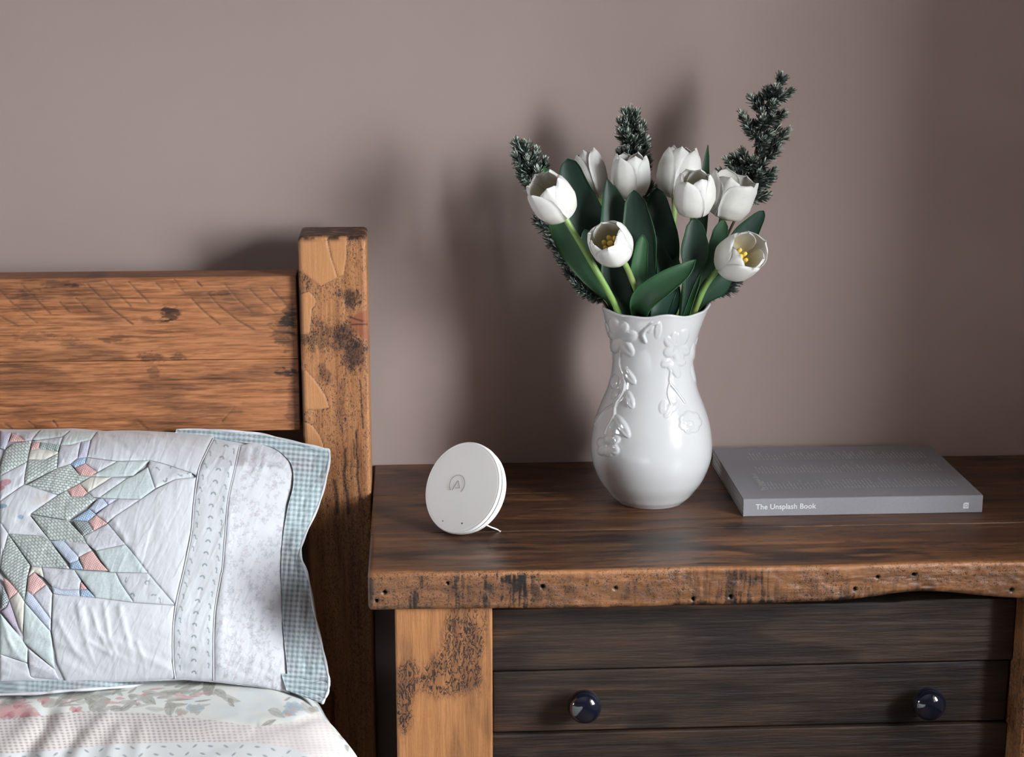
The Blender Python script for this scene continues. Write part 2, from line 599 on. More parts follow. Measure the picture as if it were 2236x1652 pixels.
fill_win = struct(empty('added_fill_window', (XL, (W2_Y0 + W2_Y1) / 2, W2_Z0)))  # added fill window, unseen, for the sensor face and the vase's dark side
vx0, vx1 = RX0 - W2_REV - 0.02, RX0 - W2_REV + 0.02
for a in ((W2_Y0, W2_Y0 + .03), (W2_Y1 - .03, W2_Y1)):
    box('window_stile', vx0, vx1, a[0], a[1], W2_Z0, W2_Z1, M_SKIRT, fill_win, r=0.004)
for a in ((W2_Z0, W2_Z0 + .03), (W2_Z1 - .03, W2_Z1)):
    box('window_rail', vx0, vx1, W2_Y0 + .03, W2_Y1 - .03, a[0], a[1], M_SKIRT, fill_win, r=0.004)
box('window_sill', vx1, RX0 + 0.03, W2_Y0 - .03, W2_Y1 + .03, W2_Z0 - .02, W2_Z0 + .008, M_SKIRT, fill_win, r=0.006)
box('window_pane', vx0 + .018, vx0 + .022, W2_Y0 + .03, W2_Y1 - .03, W2_Z0 + .03, W2_Z1 - .03, M_GLASS, fill_win, r=0)
struct(box('baseboard_back', RX0, ROOM_R, -0.016, 0.0, 0.0, 0.12, M_DARK, r=0.003))
struct(box('baseboard_left', RX0, RX0 + .016, RY0, -0.016, 0.0, 0.12, M_DARK, r=0.003))
struct(box('baseboard_right', ROOM_R - .016, ROOM_R, RY0, -0.016, 0.0, 0.12, M_DARK, r=0.003))

# ------------------------------------------------------------------ nightstand
NX0, NX1, NYF, NYB, NZ0 = -0.050, 0.745, -0.3895, -0.003, 0.5795
ns = tag(empty('nightstand', ((NX0 + NX1) / 2, -0.2, 0)), 'rustic wooden nightstand with thick worn plank top and dark drawer', 'nightstand')
HOLES = [(840, 1296, 5), (822, 1315, 4), (1185, 1280, 6), (1344, 1283, 4.5), (1514, 1308, 5), (1596, 1303, 5), (1867, 1291, 5),
         (1917, 1263, 5), (1996, 1261, 6), (2210, 1290, 5), (978, 1274, 4)]


def wood_attrs(V, stain, tone=None, red=None, speck=None):
    z = np.zeros(len(V))
    return {'stain': np.clip(stain, 0, 1), 'tone': z if tone is None else np.clip(tone, 0, 1), 'red': z if red is None else np.clip(red, 0, 1), 'speck': z if speck is None else np.clip(speck, 0, 1)}


def top_plank(y0, y1, front):
    r = 0.0045 if front else 0.001
    ys = lines(y0, y1, 0.003, r) if not front else np.unique(np.concatenate([lines(y0, y1, 0.003, r)]))
    V, Fq = rbox(lines(NX0, NX1, 0.0015 if front else 0.0022, r), ys, lines(NZ0, TOP, 0.0012 if front else 0.02, r), r)
    x, y, z = V.T.copy()
    px, py = to_px(V)
    sp = np.zeros(len(V))
    stain = 0.85 * sstep(0.50, 0.68, fbm(x * 10 + y * 2, y * 60, 3)) * sstep(0.36, 0.58, fbm(x * 6, y * 16, 9))
    stain = stain + 0.5 * sstep(0.62, 0.7, fbm(x * 60, y * 260, 5, 2)) * sstep(0.45, 0.55, fbm(x * 7, y * 18, 21))
    tone = 0.75 * sstep(0.50, 0.72, fbm(x * 8 + 5, y * 70, 14)) * (0.30 + 0.70 * sstep(-0.25, -0.37, y)) * sstep(0.35, 0.6, fbm(x * 4, y * 10, 18))
    if front:
        wob = 0.0016 * (fbm(x * 14, 0 * x, 7) - 0.5)
        fr = sstep(y0 + 0.006, y0 + 0.0005, y)                   # front face
        lowf = sstep(TOP, NZ0, z)
        V[:, 2] += lowf * 0.0095 * np.exp(-((x - 0.51) / 0.065) ** 2) + lowf * 0.004 * (fbm(x * 6, 0 * x + 3, 8) - 0.5)
        V[:, 1] += wob * 1.5 + fr * 0.0022 * (fbm(x * 90, z * 160, 12) - 0.5)
        V[:, 2] += sstep(NZ0, TOP, z) * wob
        rough = sstep(0.46, 0.64, wnoise(x * 330, z * 480, 16, 3, 1.2))
        saw = sstep(0.42, 0.66, wnoise(x * 420, z * 40, 20, 2, 0.3))
        fs = 0.10 * rough + 0.42 * saw * sstep(0.35, 0.65, wnoise(x * 18, z * 25, 27)); spk = 0.75 * sstep(0.25, 0.6, wnoise(x * 14, z * 30, 19))
        for cx_, w_ in ((1080, 26), (1130, 34), (1105, 55), (1000, 20), (905, 12), (925, 6)):
            fs = fs + 0.85 * saw * np.exp(-((px - cx_) / w_) ** 2) * sstep(0.25, 0.5, fbm(x * 40, z * 70, 22))
        fs = fs + 0.9 * np.exp(-(((px - 1128) / 16) ** 2 + ((py - 1278) / 16) ** 2)) + 0.8 * np.exp(-(((px - 1068) / 9) ** 2 + ((py - 1282) / 12) ** 2))
        fs = fs + 0.8 * np.exp(-(((px - 1648) / 17) ** 2 + ((py - 1266) / 13) ** 2) ** 2) * (0.6 + 0.4 * saw)
        fs = fs + 0.35 * np.exp(-((px - 1635) / 60) ** 2) * saw + 0.3 * np.exp(-((px - 1830) / 30) ** 2) * saw
        fs = fs + 0.95 * np.exp(-(((px - 811) / 6) ** 2 + ((py - 1290) / 26) ** 2))
        fs = fs + 0.6 * sstep(NZ0 + 0.007, NZ0 + 0.001, z) * sstep(0.35, 0.55, fbm(x * 50, z * 60, 30))
        for hx, hy, hr in HOLES:
            d = np.hypot(px - hx, (py - hy))
            V[:, 1] += fr * 0.006 * sstep(hr * 1.05, hr * 0.4, d)
            fs = fs + 0.9 * sstep(hr * 1.2, hr * 0.6, d)
        tone = tone * (1 - fr) + fr * (0.52 + 0.7 * (wnoise(x * 22, z * 40, 25) - 0.5))
        stain = stain * (1 - fr) + fr * fs; sp = fr * spk
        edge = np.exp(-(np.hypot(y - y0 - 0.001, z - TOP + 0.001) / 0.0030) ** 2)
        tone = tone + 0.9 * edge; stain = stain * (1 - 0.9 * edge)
    V[:, 2] += np.where(z > TOP - 0.002, 0.0007 * (fbm(x * 30, y * 90, 33) - 0.5), 0)
    sp = sp + 0.3 * sstep(TOP - 0.001, TOP, z) * sstep(0.5, 0.7, wnoise(x * 12, y * 40, 6))
    return mesh('top_plank', V, Fq, M_TOPW, ns, floats=wood_attrs(V, stain, tone, None, sp))


top_plank(NYF, -0.262, True)
top_plank(-0.2617, -0.128, False)
top_plank(-0.1277, NYB, False)


def leg(x0, x1, y0, y1):
    V, Fq = rbox(lines(x0, x1, 0.0016, 0.0025), lines(y0, y1, 0.03, 0.0025), np.concatenate([[0.0, 0.1, 0.3], lines(0.40, NZ0 + 0.004, 0.0016)]), 0.0025)
    x, y, z = V.T.copy()
    px, py = to_px(V)
    warp = 0.05 * fbm(x * 20, z * 9, 41)
    cell = np.exp(-((wnoise(x * 230, z * 105, 44, 2, 1.6) - 0.5) / 0.045) ** 2)
    reg = sstep(0.42, 0.62, fbm(x * 18 + 3.1, z * 9, 47) + 0.30 * np.exp(-(((px - 1000) / 70) ** 2 + ((py - 1430) / 90) ** 2)) - 0.25 * np.exp(-(((px - 1000) / 120) ** 2 + ((py - 1590) / 45) ** 2)) - 0.2 * np.exp(-(((px - 900) / 35) ** 2 + ((py - 1380) / 70) ** 2)))
    if x0 < 0 and y0 < -0.3:
        g_ = lambda cx_, cy_, rx_, ry_: np.exp(-((px - cx_) / rx_) ** 2 - ((py - cy_) / ry_) ** 2)
        reg = sstep(0.30, 0.75, 1.0 * g_(1015, 1385, 62, 75) + 1.0 * g_(970, 1480, 85, 52) + 0.8 * g_(882, 1545, 22, 80) + 0.55 * (wnoise(px / 40, py / 55, 31) - 0.5))
    st = cell * reg
    st = st + 0.5 * np.exp(-((px - 868) / 5.0) ** 2) * (x0 < 0)
    fr = sstep(y0 + 0.004, y0, y)
    V[:, 1] += fr * 0.0005 * cell * reg
    return mesh('leg', V, Fq, M_LEG, ns, floats=wood_attrs(V, st * 0.10 + 0.10 + 0.16 * reg + 0.25 * sstep(0.5, 0.75, wnoise(x * 60, z * 14, 35)), 0.35 * (1 - reg), None, 0.08 + 0.85 * reg))


LY0 = NYF + 0.008
leg(-0.024, 0.0735, LY0, LY0 + 0.095)
leg(0.622, 0.719, LY0, LY0 + 0.095)
leg(-0.024, 0.0735, -0.115, -0.022)
leg(0.622, 0.719, -0.115, -0.022)
DY = LY0 + 0.040                         # face of the dark boards behind the legs


def dark_board(name, x0, x1, y0, y1, z0, z1, parent, seed, wob=0.0):
    V, Fq = rbox(lines(x0, x1, 0.004, 0.002), lines(y0, y1, 0.02, 0.002), lines(z0, z1, 0.002, 0.002), 0.002)
    x, y, z = V.T.copy()
    g = fbm(x * 10, z * 420, seed, 3)
    V[:, 1] -= sstep(y0 + 0.003, y0, y) * 0.0012 * g
    if wob: V[:, 2] += sstep(z0, z1, z) * wob * (fbm(x * 9, 0 * x, seed + 1) - 0.5)
    st = 0.7 * sstep(0.45, 0.65, fbm(x * 12, z * 30, seed + 2))
    tn = 0.8 * sstep(0.62, 0.8, fbm(x * 16, z * 260, seed + 4, 3)) * sstep(0.35, 0.0, x)
    if wob: tn = tn + 0.9 * sstep(z1 - 0.004, z1 - 0.001, z) * sstep(y0 + 0.004, y0 + 0.001, y) * sstep(0.08, 0.16, x) * sstep(0.42, 0.30, x)  # light catching the rail's upper edge, painted into the tone
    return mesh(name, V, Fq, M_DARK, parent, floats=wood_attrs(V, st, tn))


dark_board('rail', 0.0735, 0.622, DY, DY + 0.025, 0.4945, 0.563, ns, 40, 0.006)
dr = empty('drawer', (0.348, DY, 0.424))
adopt(dr, ns); dr.location = (0.348, DY, 0.424)
dark_board('drawer_front', 0.0755, 0.620, DY + 0.004, DY + 0.026, 0.4245, 0.4925, dr, 46)
dark_board('lower_board', 0.0735, 0.622, DY + 0.002, DY + 0.025, 0.20, 0.4225, ns, 50)
box('side_panel', -0.012, 0.004, -0.30, -0.11, 0.20, 0.575, M_DARK, ns, r=0.002)
box('side_panel', 0.69, 0.706, -0.30, -0.11, 0.20, 0.575, M_DARK, ns, r=0.002)
kp = [(0.0001, -0.002), (0.0075, -0.002), (0.0078, 0.004), (0.0070, 0.008), (0.0090, 0.010), (0.0140, 0.0125), (0.0168, 0.0170), (0.0176, 0.022), (0.0168, 0.027), (0.0140, 0.0315), (0.0095, 0.0345), (0.0045, 0.0358), (0.0001, 0.0360)]
pr_ = spline(np.array(kp), 40)
Vk, Fk = lathe_vf(np.maximum(pr_, [0.0001, -1]), 32)
for kx, ky in ((1275, 1537), (2025, 1531)):
    c = on_y(kx, ky, DY - 0.012)
    W = np.stack([Vk[:, 0], -Vk[:, 2], Vk[:, 1]], 1) + [c[0], DY + 0.004, c[2]]
    mesh('knob', W, Fk[:, ::-1].copy() if False else Fk, M_KNOB, dr)

# ------------------------------------------------------------------ bed: headboard, posts, rail
bed = tag(empty('bed', (-0.8, -0.95, 0)), 'chunky waxed pine bed frame with planked headboard and square post', 'bed')
PX0, PX1, PY0, PY1, PZ1 = -0.1275, -0.0525, -0.116, -0.044, 0.9145


def bedpost(x0, x1, detail):
    st = 0.0011 if detail else 0.05
    zs = np.concatenate([[0.0, 0.2, 0.4], lines(0.55, PZ1, st, 0.0)[:-1], PZ1 - 0.005 * (1 - np.cos(np.linspace(math.pi / 2, 0, 5)))])
    V, Fq = rbox(lines(x0, x1, st, 0.005), lines(PY0, PY1, 0.004 if detail else .03, 0.005), np.unique(zs.round(6)), 0.005)
    x, y, z = V.T.copy()
    px, py = to_px(V)
    st_, tn, rd, spk = (np.zeros(len(V)) for _ in range(4))
    if detail:
        fr = sstep(PY0 + 0.004, PY0 + 0.001, y)
        speck = sstep(0.50, 0.66, wnoise(px / 2.6 + py / 7, py / 5.2 - px / 9, 51, 2))
        rough = 0.35 + 0.65 * fbm(px / 38, py / 45, 53)
        spk = 0.75 * sstep(0.38, 0.75, rough)
        st_ = 0.20 * sstep(0.5, 0.8, fbm(px / 16, py / 40, 52))
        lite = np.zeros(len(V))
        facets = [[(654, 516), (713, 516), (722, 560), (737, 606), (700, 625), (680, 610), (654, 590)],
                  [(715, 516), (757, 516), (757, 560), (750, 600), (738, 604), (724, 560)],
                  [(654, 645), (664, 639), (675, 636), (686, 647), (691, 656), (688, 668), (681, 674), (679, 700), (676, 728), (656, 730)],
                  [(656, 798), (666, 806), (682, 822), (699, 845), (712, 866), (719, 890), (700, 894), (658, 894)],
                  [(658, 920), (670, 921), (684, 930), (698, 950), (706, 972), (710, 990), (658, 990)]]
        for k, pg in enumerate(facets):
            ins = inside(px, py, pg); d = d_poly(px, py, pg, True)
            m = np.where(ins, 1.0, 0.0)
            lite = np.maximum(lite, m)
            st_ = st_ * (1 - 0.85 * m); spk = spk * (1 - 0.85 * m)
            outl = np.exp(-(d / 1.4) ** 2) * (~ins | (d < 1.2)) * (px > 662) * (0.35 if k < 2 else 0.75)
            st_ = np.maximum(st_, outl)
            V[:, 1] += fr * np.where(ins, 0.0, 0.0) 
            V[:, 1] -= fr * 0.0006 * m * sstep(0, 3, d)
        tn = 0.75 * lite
        def blob(cx_, cy_, rx_, ry_, a, rag=0.5, seed=55):
            q = np.hypot((px - cx_) / rx_, (py - cy_) / ry_) + rag * (wnoise(px / 8, py / 12, seed % 40, 4) - 0.5) * 2
            return a * sstep(1.25, 0.55, q)
        dk = np.maximum.reduce([blob(768, 652, 17, 26, 0.95, .6), blob(742, 640, 12, 12, .55, .9), blob(748, 735, 24, 36, 0.92, .55, 57), blob(772, 772, 28, 40, 1.0, .5, 58),
                                blob(700, 735, 30, 36, 0.62, .8, 59), blob(664, 742, 12, 14, .7, .6, 60), blob(666, 610, 18, 22, .4, .9, 61),
                                blob(708, 818, 18, 22, .62, .8, 62), blob(745, 905, 12, 60, .35, .9, 63), blob(783, 725, 30, 9, .4, .8, 64)])
        st_ = np.maximum(st_ * (1 - 0.6 * lite), dk * (0.75 + 0.25 * speck) * (1 - 0.8 * lite))
        redp = [(763, 697), (776, 683), (804, 672), (806, 745), (795, 742), (780, 728), (768, 712)]
        ri = inside(px, py, redp)
        rdm = np.where(ri, sstep(0, 5, d_poly(px, py, redp, True) + 4 * (wnoise(px / 5, py / 7, 9) - 0.4)), 0) * fr; rd = 0.8 * rdm; st_ = st_ * (1 - 0.85 * rdm)
        for ln in ([(764, 692), (778, 697), (792, 701)], [(766, 709), (780, 708), (802, 708)], [(750, 715), (766, 730), (790, 745)]):
            st_ = np.maximum(st_, 0.95 * np.exp(-(d_poly(px, py, ln) / 1.7) ** 2))
        wobx = 5 * (fbm(py / 22, 0 * py, 66) - 0.5)
        for ln, w_ in (([(755, 980), (752, 1030), (757, 1085), (760, 1120)], 4), ([(778, 940), (780, 1010), (785, 1090)], 2.4), ([(785, 830), (790, 900), (793, 935)], 1.6), ([(731, 1050), (735, 1120)], 4), ([(772, 960), (775, 1000)], 2)):
            st_ = np.maximum(st_, 0.85 * np.exp(-(d_poly(px + wobx, py, ln) / w_) ** 2))
        st_ = np.maximum(st_, 0.9 * sstep(PZ1 - 0.008, PZ1 - 0.002, z) * sstep(0.25, 0.45, fbm(x * 90, y * 200, 67)))   # end grain on top darker than the sides
        st_ = np.maximum(st_, 0.8 * np.exp(-((x - x0) / 0.0030) ** 2) * sstep(0.3, 0.5, fbm(z * 40, y * 50, 68)))
        tn = tn + 0.5 * np.exp(-((x - x1 + .001) / 0.002) ** 2)
    return mesh('bedpost', V, Fq, M_POST, bed, floats=wood_attrs(V, st_, tn, rd, spk * (rd < .1)))


bedpost(PX0, PX1, True)
bedpost(-1.60, -1.525, False)
HY0, HY1 = -0.104, -0.062


def headboard_plank(z0, z1, seed):
    xs = np.concatenate([np.linspace(-1.53, -0.53, 40), np.arange(-0.525, -0.1335, 0.0011), [-0.1335, -0.1325, -0.1315, -0.1312]])
    V, Fq = rbox(xs, lines(HY0, HY1, 0.01, 0.002), lines(z0, z1, 0.0011, 0.0016), 0.0012)
    x, y, z = V.T.copy()
    px, py = to_px(V)
    st_ = 0.33 * sstep(0.50, 0.68, fbm(x * 14, z * 60, seed)) + 0.30 * sstep(0.52, 0.66, fbm(x * 40, z * 900, seed + 1, 3))
    def blob(cx_, cy_, rx_, ry_, a, sd=71):
        q = np.hypot((px - cx_) / rx_, (py - cy_) / ry_) + 1.0 * (wnoise(px / 13, py / 5, sd % 40, 4) - 0.5) * 2
        return a * sstep(1.15, 0.55, q)
    for b in ((370, 682, 24, 16, .85), (330, 700, 30, 10, .4), (70, 735, 40, 12, .35), (150, 745, 30, 12, .35), (330, 780, 26, 12, .6), (390, 778, 22, 8, .55), (620, 725, 30, 40, .55), (632, 690, 18, 30, .5),
              (625, 812, 26, 8, .75), (640, 880, 14, 60, .4), (335, 815, 18, 12, .45), (130, 620, 40, 8, .35), (480, 640, 22, 6, .3), (250, 740, 30, 9, .4), (60, 660, 30, 30, .25), (560, 880, 40, 40, -.2)):
        st_ = st_ + blob(*b)
    saw = [[(0, 635), (30, 665), (80, 705)], [(45, 620), (75, 650), (110, 685)], [(0, 690), (40, 712)], [(190, 620), (215, 645), (245, 675), (290, 708)], [(228, 612), (255, 640), (285, 668)],
           [(280, 615), (305, 640), (325, 660)], [(165, 650), (195, 680)], [(380, 610), (402, 640)], [(340, 618), (355, 632)], [(418, 652), (445, 680), (480, 708)], [(455, 642), (475, 665), (520, 700), (555, 720)],
           [(490, 620), (520, 655), (548, 680)], [(545, 632), (575, 660), (600, 680)], [(590, 628), (615, 655), (632, 672)], [(130, 660), (150, 680)], [(300, 920), (320, 936)], [(115, 918), (125, 930)], [(62, 920), (78, 932)],
           [(485, 920), (510, 890)], [(10, 925), (25, 935)], [(430, 615), (440, 625)]]
    for k, ln in enumerate(saw):
        d = d_poly(px, py, ln)
        st_ = np.maximum(st_, (0.62 + 0.3 * ((k * 37) % 7) / 7) * np.exp(-(d / 1.8) ** 2) * (0.45 + 0.8 * fbm(px / 7, py / 7, 75, 2)))
        V[:, 1] += sstep(HY0 + 0.003, HY0, y) * 0.0007 * np.exp(-(d / 2.5) ** 2)
    st_ = np.maximum(st_, 0.6 * sstep(-0.147, -0.133, x) * fbm(x * 50, z * 60, 77))
    st_ = np.maximum(st_, 0.55 * sstep(0.868 - 0.003, 0.868, z) * fbm(x * 20, y * 100, 78) * 1.2)
    tn = 0.45 * sstep(0.5, 0.75, fbm(x * 6, z * 25, seed + 5)) + 0.3 * np.exp(-(((px - 560) / 80) ** 2 + ((py - 890) / 40) ** 2))
    return mesh('headboard_plank', V, Fq, M_HEAD, bed, floats=wood_attrs(V, st_, tn))


headboard_plank(0.7745, 0.8685, 80)
headboard_plank(0.6915, 0.7741, 86)
headboard_plank(0.30, 0.42, 90)
box('side_rail', -0.128, -0.100, -1.95, PY0 + 0.005, 0.24, 0.38, M_HEAD, bed, r=0.004)
box('side_rail', -1.56, -1.53, -1.95, PY0 + 0.005, 0.24, 0.38, M_HEAD, bed, r=0.004)
box('foot_rail', -1.53, -0.128, -1.95, -1.92, 0.24, 0.38, M_HEAD, bed, r=0.004)
box('bedpost', -0.135, -0.06, -2.0, -1.93, 0.0, 0.42, M_POST, bed, r=0.004)
box('bedpost', -1.60, -1.525, -2.0, -1.93, 0.0, 0.42, M_POST, bed, r=0.004)
box('slat_base', -1.53, -0.128, -1.92, -0.062, 0.255, 0.285, M_HEAD, bed, r=0.002)
mt = box('mattress', -1.525, -0.130, -1.91, -0.118, 0.2852, 0.4745, M_MATT, None, r=0.03, step=0.1, smooth=True)
tag(mt, 'grey mattress lying on the pine bed frame', 'mattress')

# ------------------------------------------------------------------ quilted pillow leaning on the headboard
A0, A1 = np.array([-0.372, 0.466]), np.array([-0.1060, 0.697])         # (y, z) of the leaning plane, bottom and top
TD = (A1 - A0) / np.linalg.norm(A1 - A0)
PO, PU, PT = np.array([0, A0[0], A0[1]]), np.array([1.0, 0, 0]), np.array([0, TD[0], TD[1]])
PN = np.array([0, -TD[1], TD[0]])
R_IN = [(590, 963), (618, 982), (636, 1008), (645, 1030), (640, 1060), (630, 1100), (623, 1180), (620, 1240), (623, 1330), (627, 1400), (634, 1470), (633, 1512)]
BODY = [(-662, 950), (0, 934), (60, 935), (160, 932), (230, 938), (330, 940), (430, 945), (520, 952)] + R_IN + [(560, 1497), (470, 1487), (400, 1482), (300, 1485), (140, 1490), (0, 1493), (-652, 1500)]


def plane_st(px, py, h=0.0):
    d = ray(px, py)
    o = PO + np.asarray(h)[..., None] * PN
    t = ((o - CAM) @ PN) / (d @ PN)
    P = CAM + d * t[..., None]
    return (P - PO) @ PU, (P - PO) @ PT


_bs, _bt = plane_st(*np.array(BODY, float).T)
BODY_ST = np.stack([_bs, _bt], 1)
WR = [  # fold lines in the cotton: (points, height m, width px)
    ([(180, 1330), (192, 1400), (240, 1430)], .0022, 4), ([(170, 1318), (180, 1380), (205, 1450)], .0024, 4), ([(262, 1330), (280, 1400), (293, 1478)], .0030, 5), ([(228, 1320), (240, 1400), (278, 1480)], .0022, 4),
    ([(300, 1405), (318, 1450), (326, 1482)], .0024, 4), ([(130, 1360), (165, 1425), (215, 1470)], .0024, 5), ([(200, 1330), (215, 1380), (255, 1450)], .002, 4), ([(270, 1440), (283, 1462), (298, 1485)], .003, 5),
    ([(240, 955), (280, 985), (320, 1010)], -.0018, 5), ([(216, 948), (212, 990)], .001, 3), ([(350, 962), (338, 1000)], .0012, 4), ([(322, 940), (340, 955), (330, 962)], .002, 5),
    ([(520, 980), (505, 1010), (490, 1025)], -.002, 5), ([(385, 1080), (398, 1050)], .001, 4), ([(290, 1200), (300, 1235), (340, 1275)], .0016, 5), ([(300, 1215), (298, 1150)], .001, 5), ([(245, 1130), (275, 1180)], .0015, 4),
    ([(360, 1110), (350, 1160)], .0012, 6), ([(500, 1010), (492, 1240), (476, 1480)], .0035, 9), ([(532, 970), (520, 1010)], -.002, 5), ([(555, 985), (545, 1030)], -.002, 6), ([(580, 990), (575, 1030)], .0015, 4), ([(552, 1270), (553, 1500)], .0010, 4),
    ([(0, 1440), (40, 1465), (90, 1478)], .002, 4), ([(20, 1400), (45, 1440), (110, 1475)], .0022, 4), ([(5, 1350), (30, 1430)], .002, 4), ([(45, 1140), (90, 1170)], -.003, 8), ([(95, 1205), (130, 1250)], -.002, 7), ([(20, 1310), (48, 1390)], -.004, 7)]


NTOP = 8 + 1                                 # the outline's first points run along the top, then down the right side


def pillow_puff(s, t):
    f = 1.0
    for pts, w in ((BODY_ST[:NTOP], 0.075), (BODY_ST[NTOP - 1:NTOP + 11], 0.17), (BODY_ST[NTOP + 10:], 0.085)):
        q = np.clip(d_poly(s, t, pts) / w, 0, 1)
        f = f * (1 - (1 - q) ** 2.2)
    return 0.046 * f


def pillow_folds(px, py):
    w = np.zeros_like(px)
    for pts, a, wd in WR:
        w = w + 0.55 * a * np.exp(-(d_poly(px, py, pts) / (wd * 1.5)) ** 2)
    w = w * (0.5 + fbm(px / 30, py / 30, 107))
    return w, 0.0016 * (wnoise(px / 34, py / 60, 24) - 0.5) + 0.0012 * (wnoise(px / 12 + py / 30, py / 42, 29) - 0.5)


def pillow_h(s, t, folds):
    d = d_poly(s, t, BODY_ST, True)
    ins = inside(s, t, BODY_ST)
    h = np.where(ins, pillow_puff(s, t), 0.0)
    h = h + np.where(ins, 0.004 * (fbm(s * 9 + 4, t * 9, 100) - 0.5), 0) * sstep(0, 0.05, d)
    h = h + folds[0] * sstep(0, 0.02, d) + folds[1]
    edge = sstep(0.06, 0.0, d) * ins
    return h + edge * 0.0016 * (vnoise(s * 55 + t * 130, t * 40, 106) - 0.5) * 2 * sstep(0.0, 0.01, d)


def pillow_point(px, py, off=0.0):
    h = np.zeros_like(px)
    folds = pillow_folds(px, py)
    for _ in range(6):
        s, t = plane_st(px, py, h)
        h = pillow_h(s, t, folds)
    s, t = plane_st(px, py, h)
    return PO + s[..., None] * PU + t[..., None] * PT + (h + off)[..., None] * PN


pil = tag(empty('pillow', (-0.40, -0.26, 0.466)), 'white patchwork quilted pillow with gingham border leaning on headboard', 'pillow')
# core: front and back sheets over the outline
nu, nv = 150, 90
uu = np.concatenate([np.linspace(0, .45, 30, endpoint=False), np.linspace(.45, 1, nu - 30)])
vv = 0.5 - 0.5 * np.cos(np.linspace(0, math.pi, nv))
LE, RE = [], []
right_edge = np.array([(590, 963), (618, 982), (636, 1008), (645, 1030), (640, 1060), (630, 1100), (623, 1180), (620, 1240), (623, 1330), (627, 1400), (634, 1470), (633, 1512)], float)
top_edge = np.array([(-662, 950), (0, 934), (60, 935), (160, 932), (230, 938), (330, 940), (430, 945), (520, 952), (590, 963)], float)
bot_edge = np.array([(-652, 1500), (0, 1493), (140, 1490), (300, 1485), (400, 1482), (470, 1487), (560, 1497), (633, 1512)], float)


def arc(P, u):
    L = np.concatenate([[0], np.cumsum(np.hypot(*np.diff(P, axis=0).T))])
    return np.stack([np.interp(u * L[-1], L, P[:, 0]), np.interp(u * L[-1], L, P[:, 1])], 1)


tE, bE, rE = arc(top_edge, uu), arc(bot_edge, uu), arc(right_edge, vv)
lE = np.stack([-662 + 10 * vv, 950 + (1500 - 950) * vv], 1)
G = tE[:, None] * (1 - vv)[None, :, None] + bE[:, None] * vv[None, :, None] + lE[None] * (1 - uu)[:, None, None] + rE[None] * uu[:, None, None]
c00, c01, c10, c11 = tE[0], bE[0], tE[-1], bE[-1]
U_, V_ = uu[:, None, None], vv[None, :, None]
G = G - (c00 * (1 - U_) * (1 - V_) + c10 * U_ * (1 - V_) + c01 * (1 - U_) * V_ + c11 * U_ * V_)
gs, gt = plane_st(G[..., 0], G[..., 1])
gd = d_poly(gs, gt, BODY_ST, True)
gh = pillow_puff(gs, gt)
base = PO + gs[..., None] * PU + gt[..., None] * PT
fr_ = base + (gh - 0.0022)[..., None] * PN
bk_ = base - (gh * 0.75 + 0.0022)[..., None] * PN
f1 = grid_faces(nu, nv)
m_ = nu * nv
ring = np.array([j for j in range(nv)] + [i * nv + nv - 1 for i in range(1, nu)] + [(nu - 1) * nv + j for j in range(nv - 2, -1, -1)] + [i * nv for i in range(nu - 2, 0, -1)])
nx_ = np.roll(ring, -1)
mesh('pillow_core', np.concatenate([fr_.reshape(-1, 3), bk_.reshape(-1, 3)]), np.vstack([f1[:, ::-1], f1 + m_, np.stack([ring, nx_, nx_ + m_, ring + m_], 1)]), M_WHITE, pil)

# --- printed patches
WHT = np.array([0.60, 0.607, 0.64]); CRM = np.array([0.63, 0.61, 0.55])


def mix(a, b, f):
    return a + (b - a) * np.asarray(f)[..., None]


def check(px, py, per, ang, c, bg=WHT, soft=0.25):
    ca, sa = math.cos(ang), math.sin(ang)
    u, v = (px * ca + py * sa) / per, (-px * sa + py * ca) / per
    a = sstep(-soft, soft, np.sin(u * 2 * math.pi)); b = sstep(-soft, soft, np.sin(v * 2 * math.pi))
    return mix(bg, np.array(c), 0.5 * (a + b))


def basket(px, py, ang, tone=1.0, per=9.0, seed=0):
    ca, sa = math.cos(ang), math.sin(ang)
    px = px + 2.2 * (fbm(px / 14, py / 14, 120 + seed) - 0.5); py = py + 2.2 * (fbm(px / 14, py / 14, 124 + seed) - 0.5)
    u, v = (px * ca + py * sa) / per, (-px * sa + py * ca) / (per * 0.62)
    row = np.floor(v)
    u = u + 0.5 * (row % 2)
    fu, fv = u - np.floor(u), v - row
    ln = np.minimum(np.minimum(fu, 1 - fu) * per, np.minimum(fv, 1 - fv) * per * 0.62)
    shade = 0.85 + 0.3 * vnoise(np.floor(u) * 3.7, row * 5.1, 128)
    c = mix(np.array([0.60, 0.66, 0.62]) * tone * shade[..., None], np.array([0.19, 0.21, 0.21]), 0.85 * sstep(1.5, 0.5, ln))
    return mix(c, np.array([0.33, 0.36, 0.36]) * tone, 0.5 * sstep(0.62, 0.78, fbm(px / 26, py / 12, 130 + seed)))


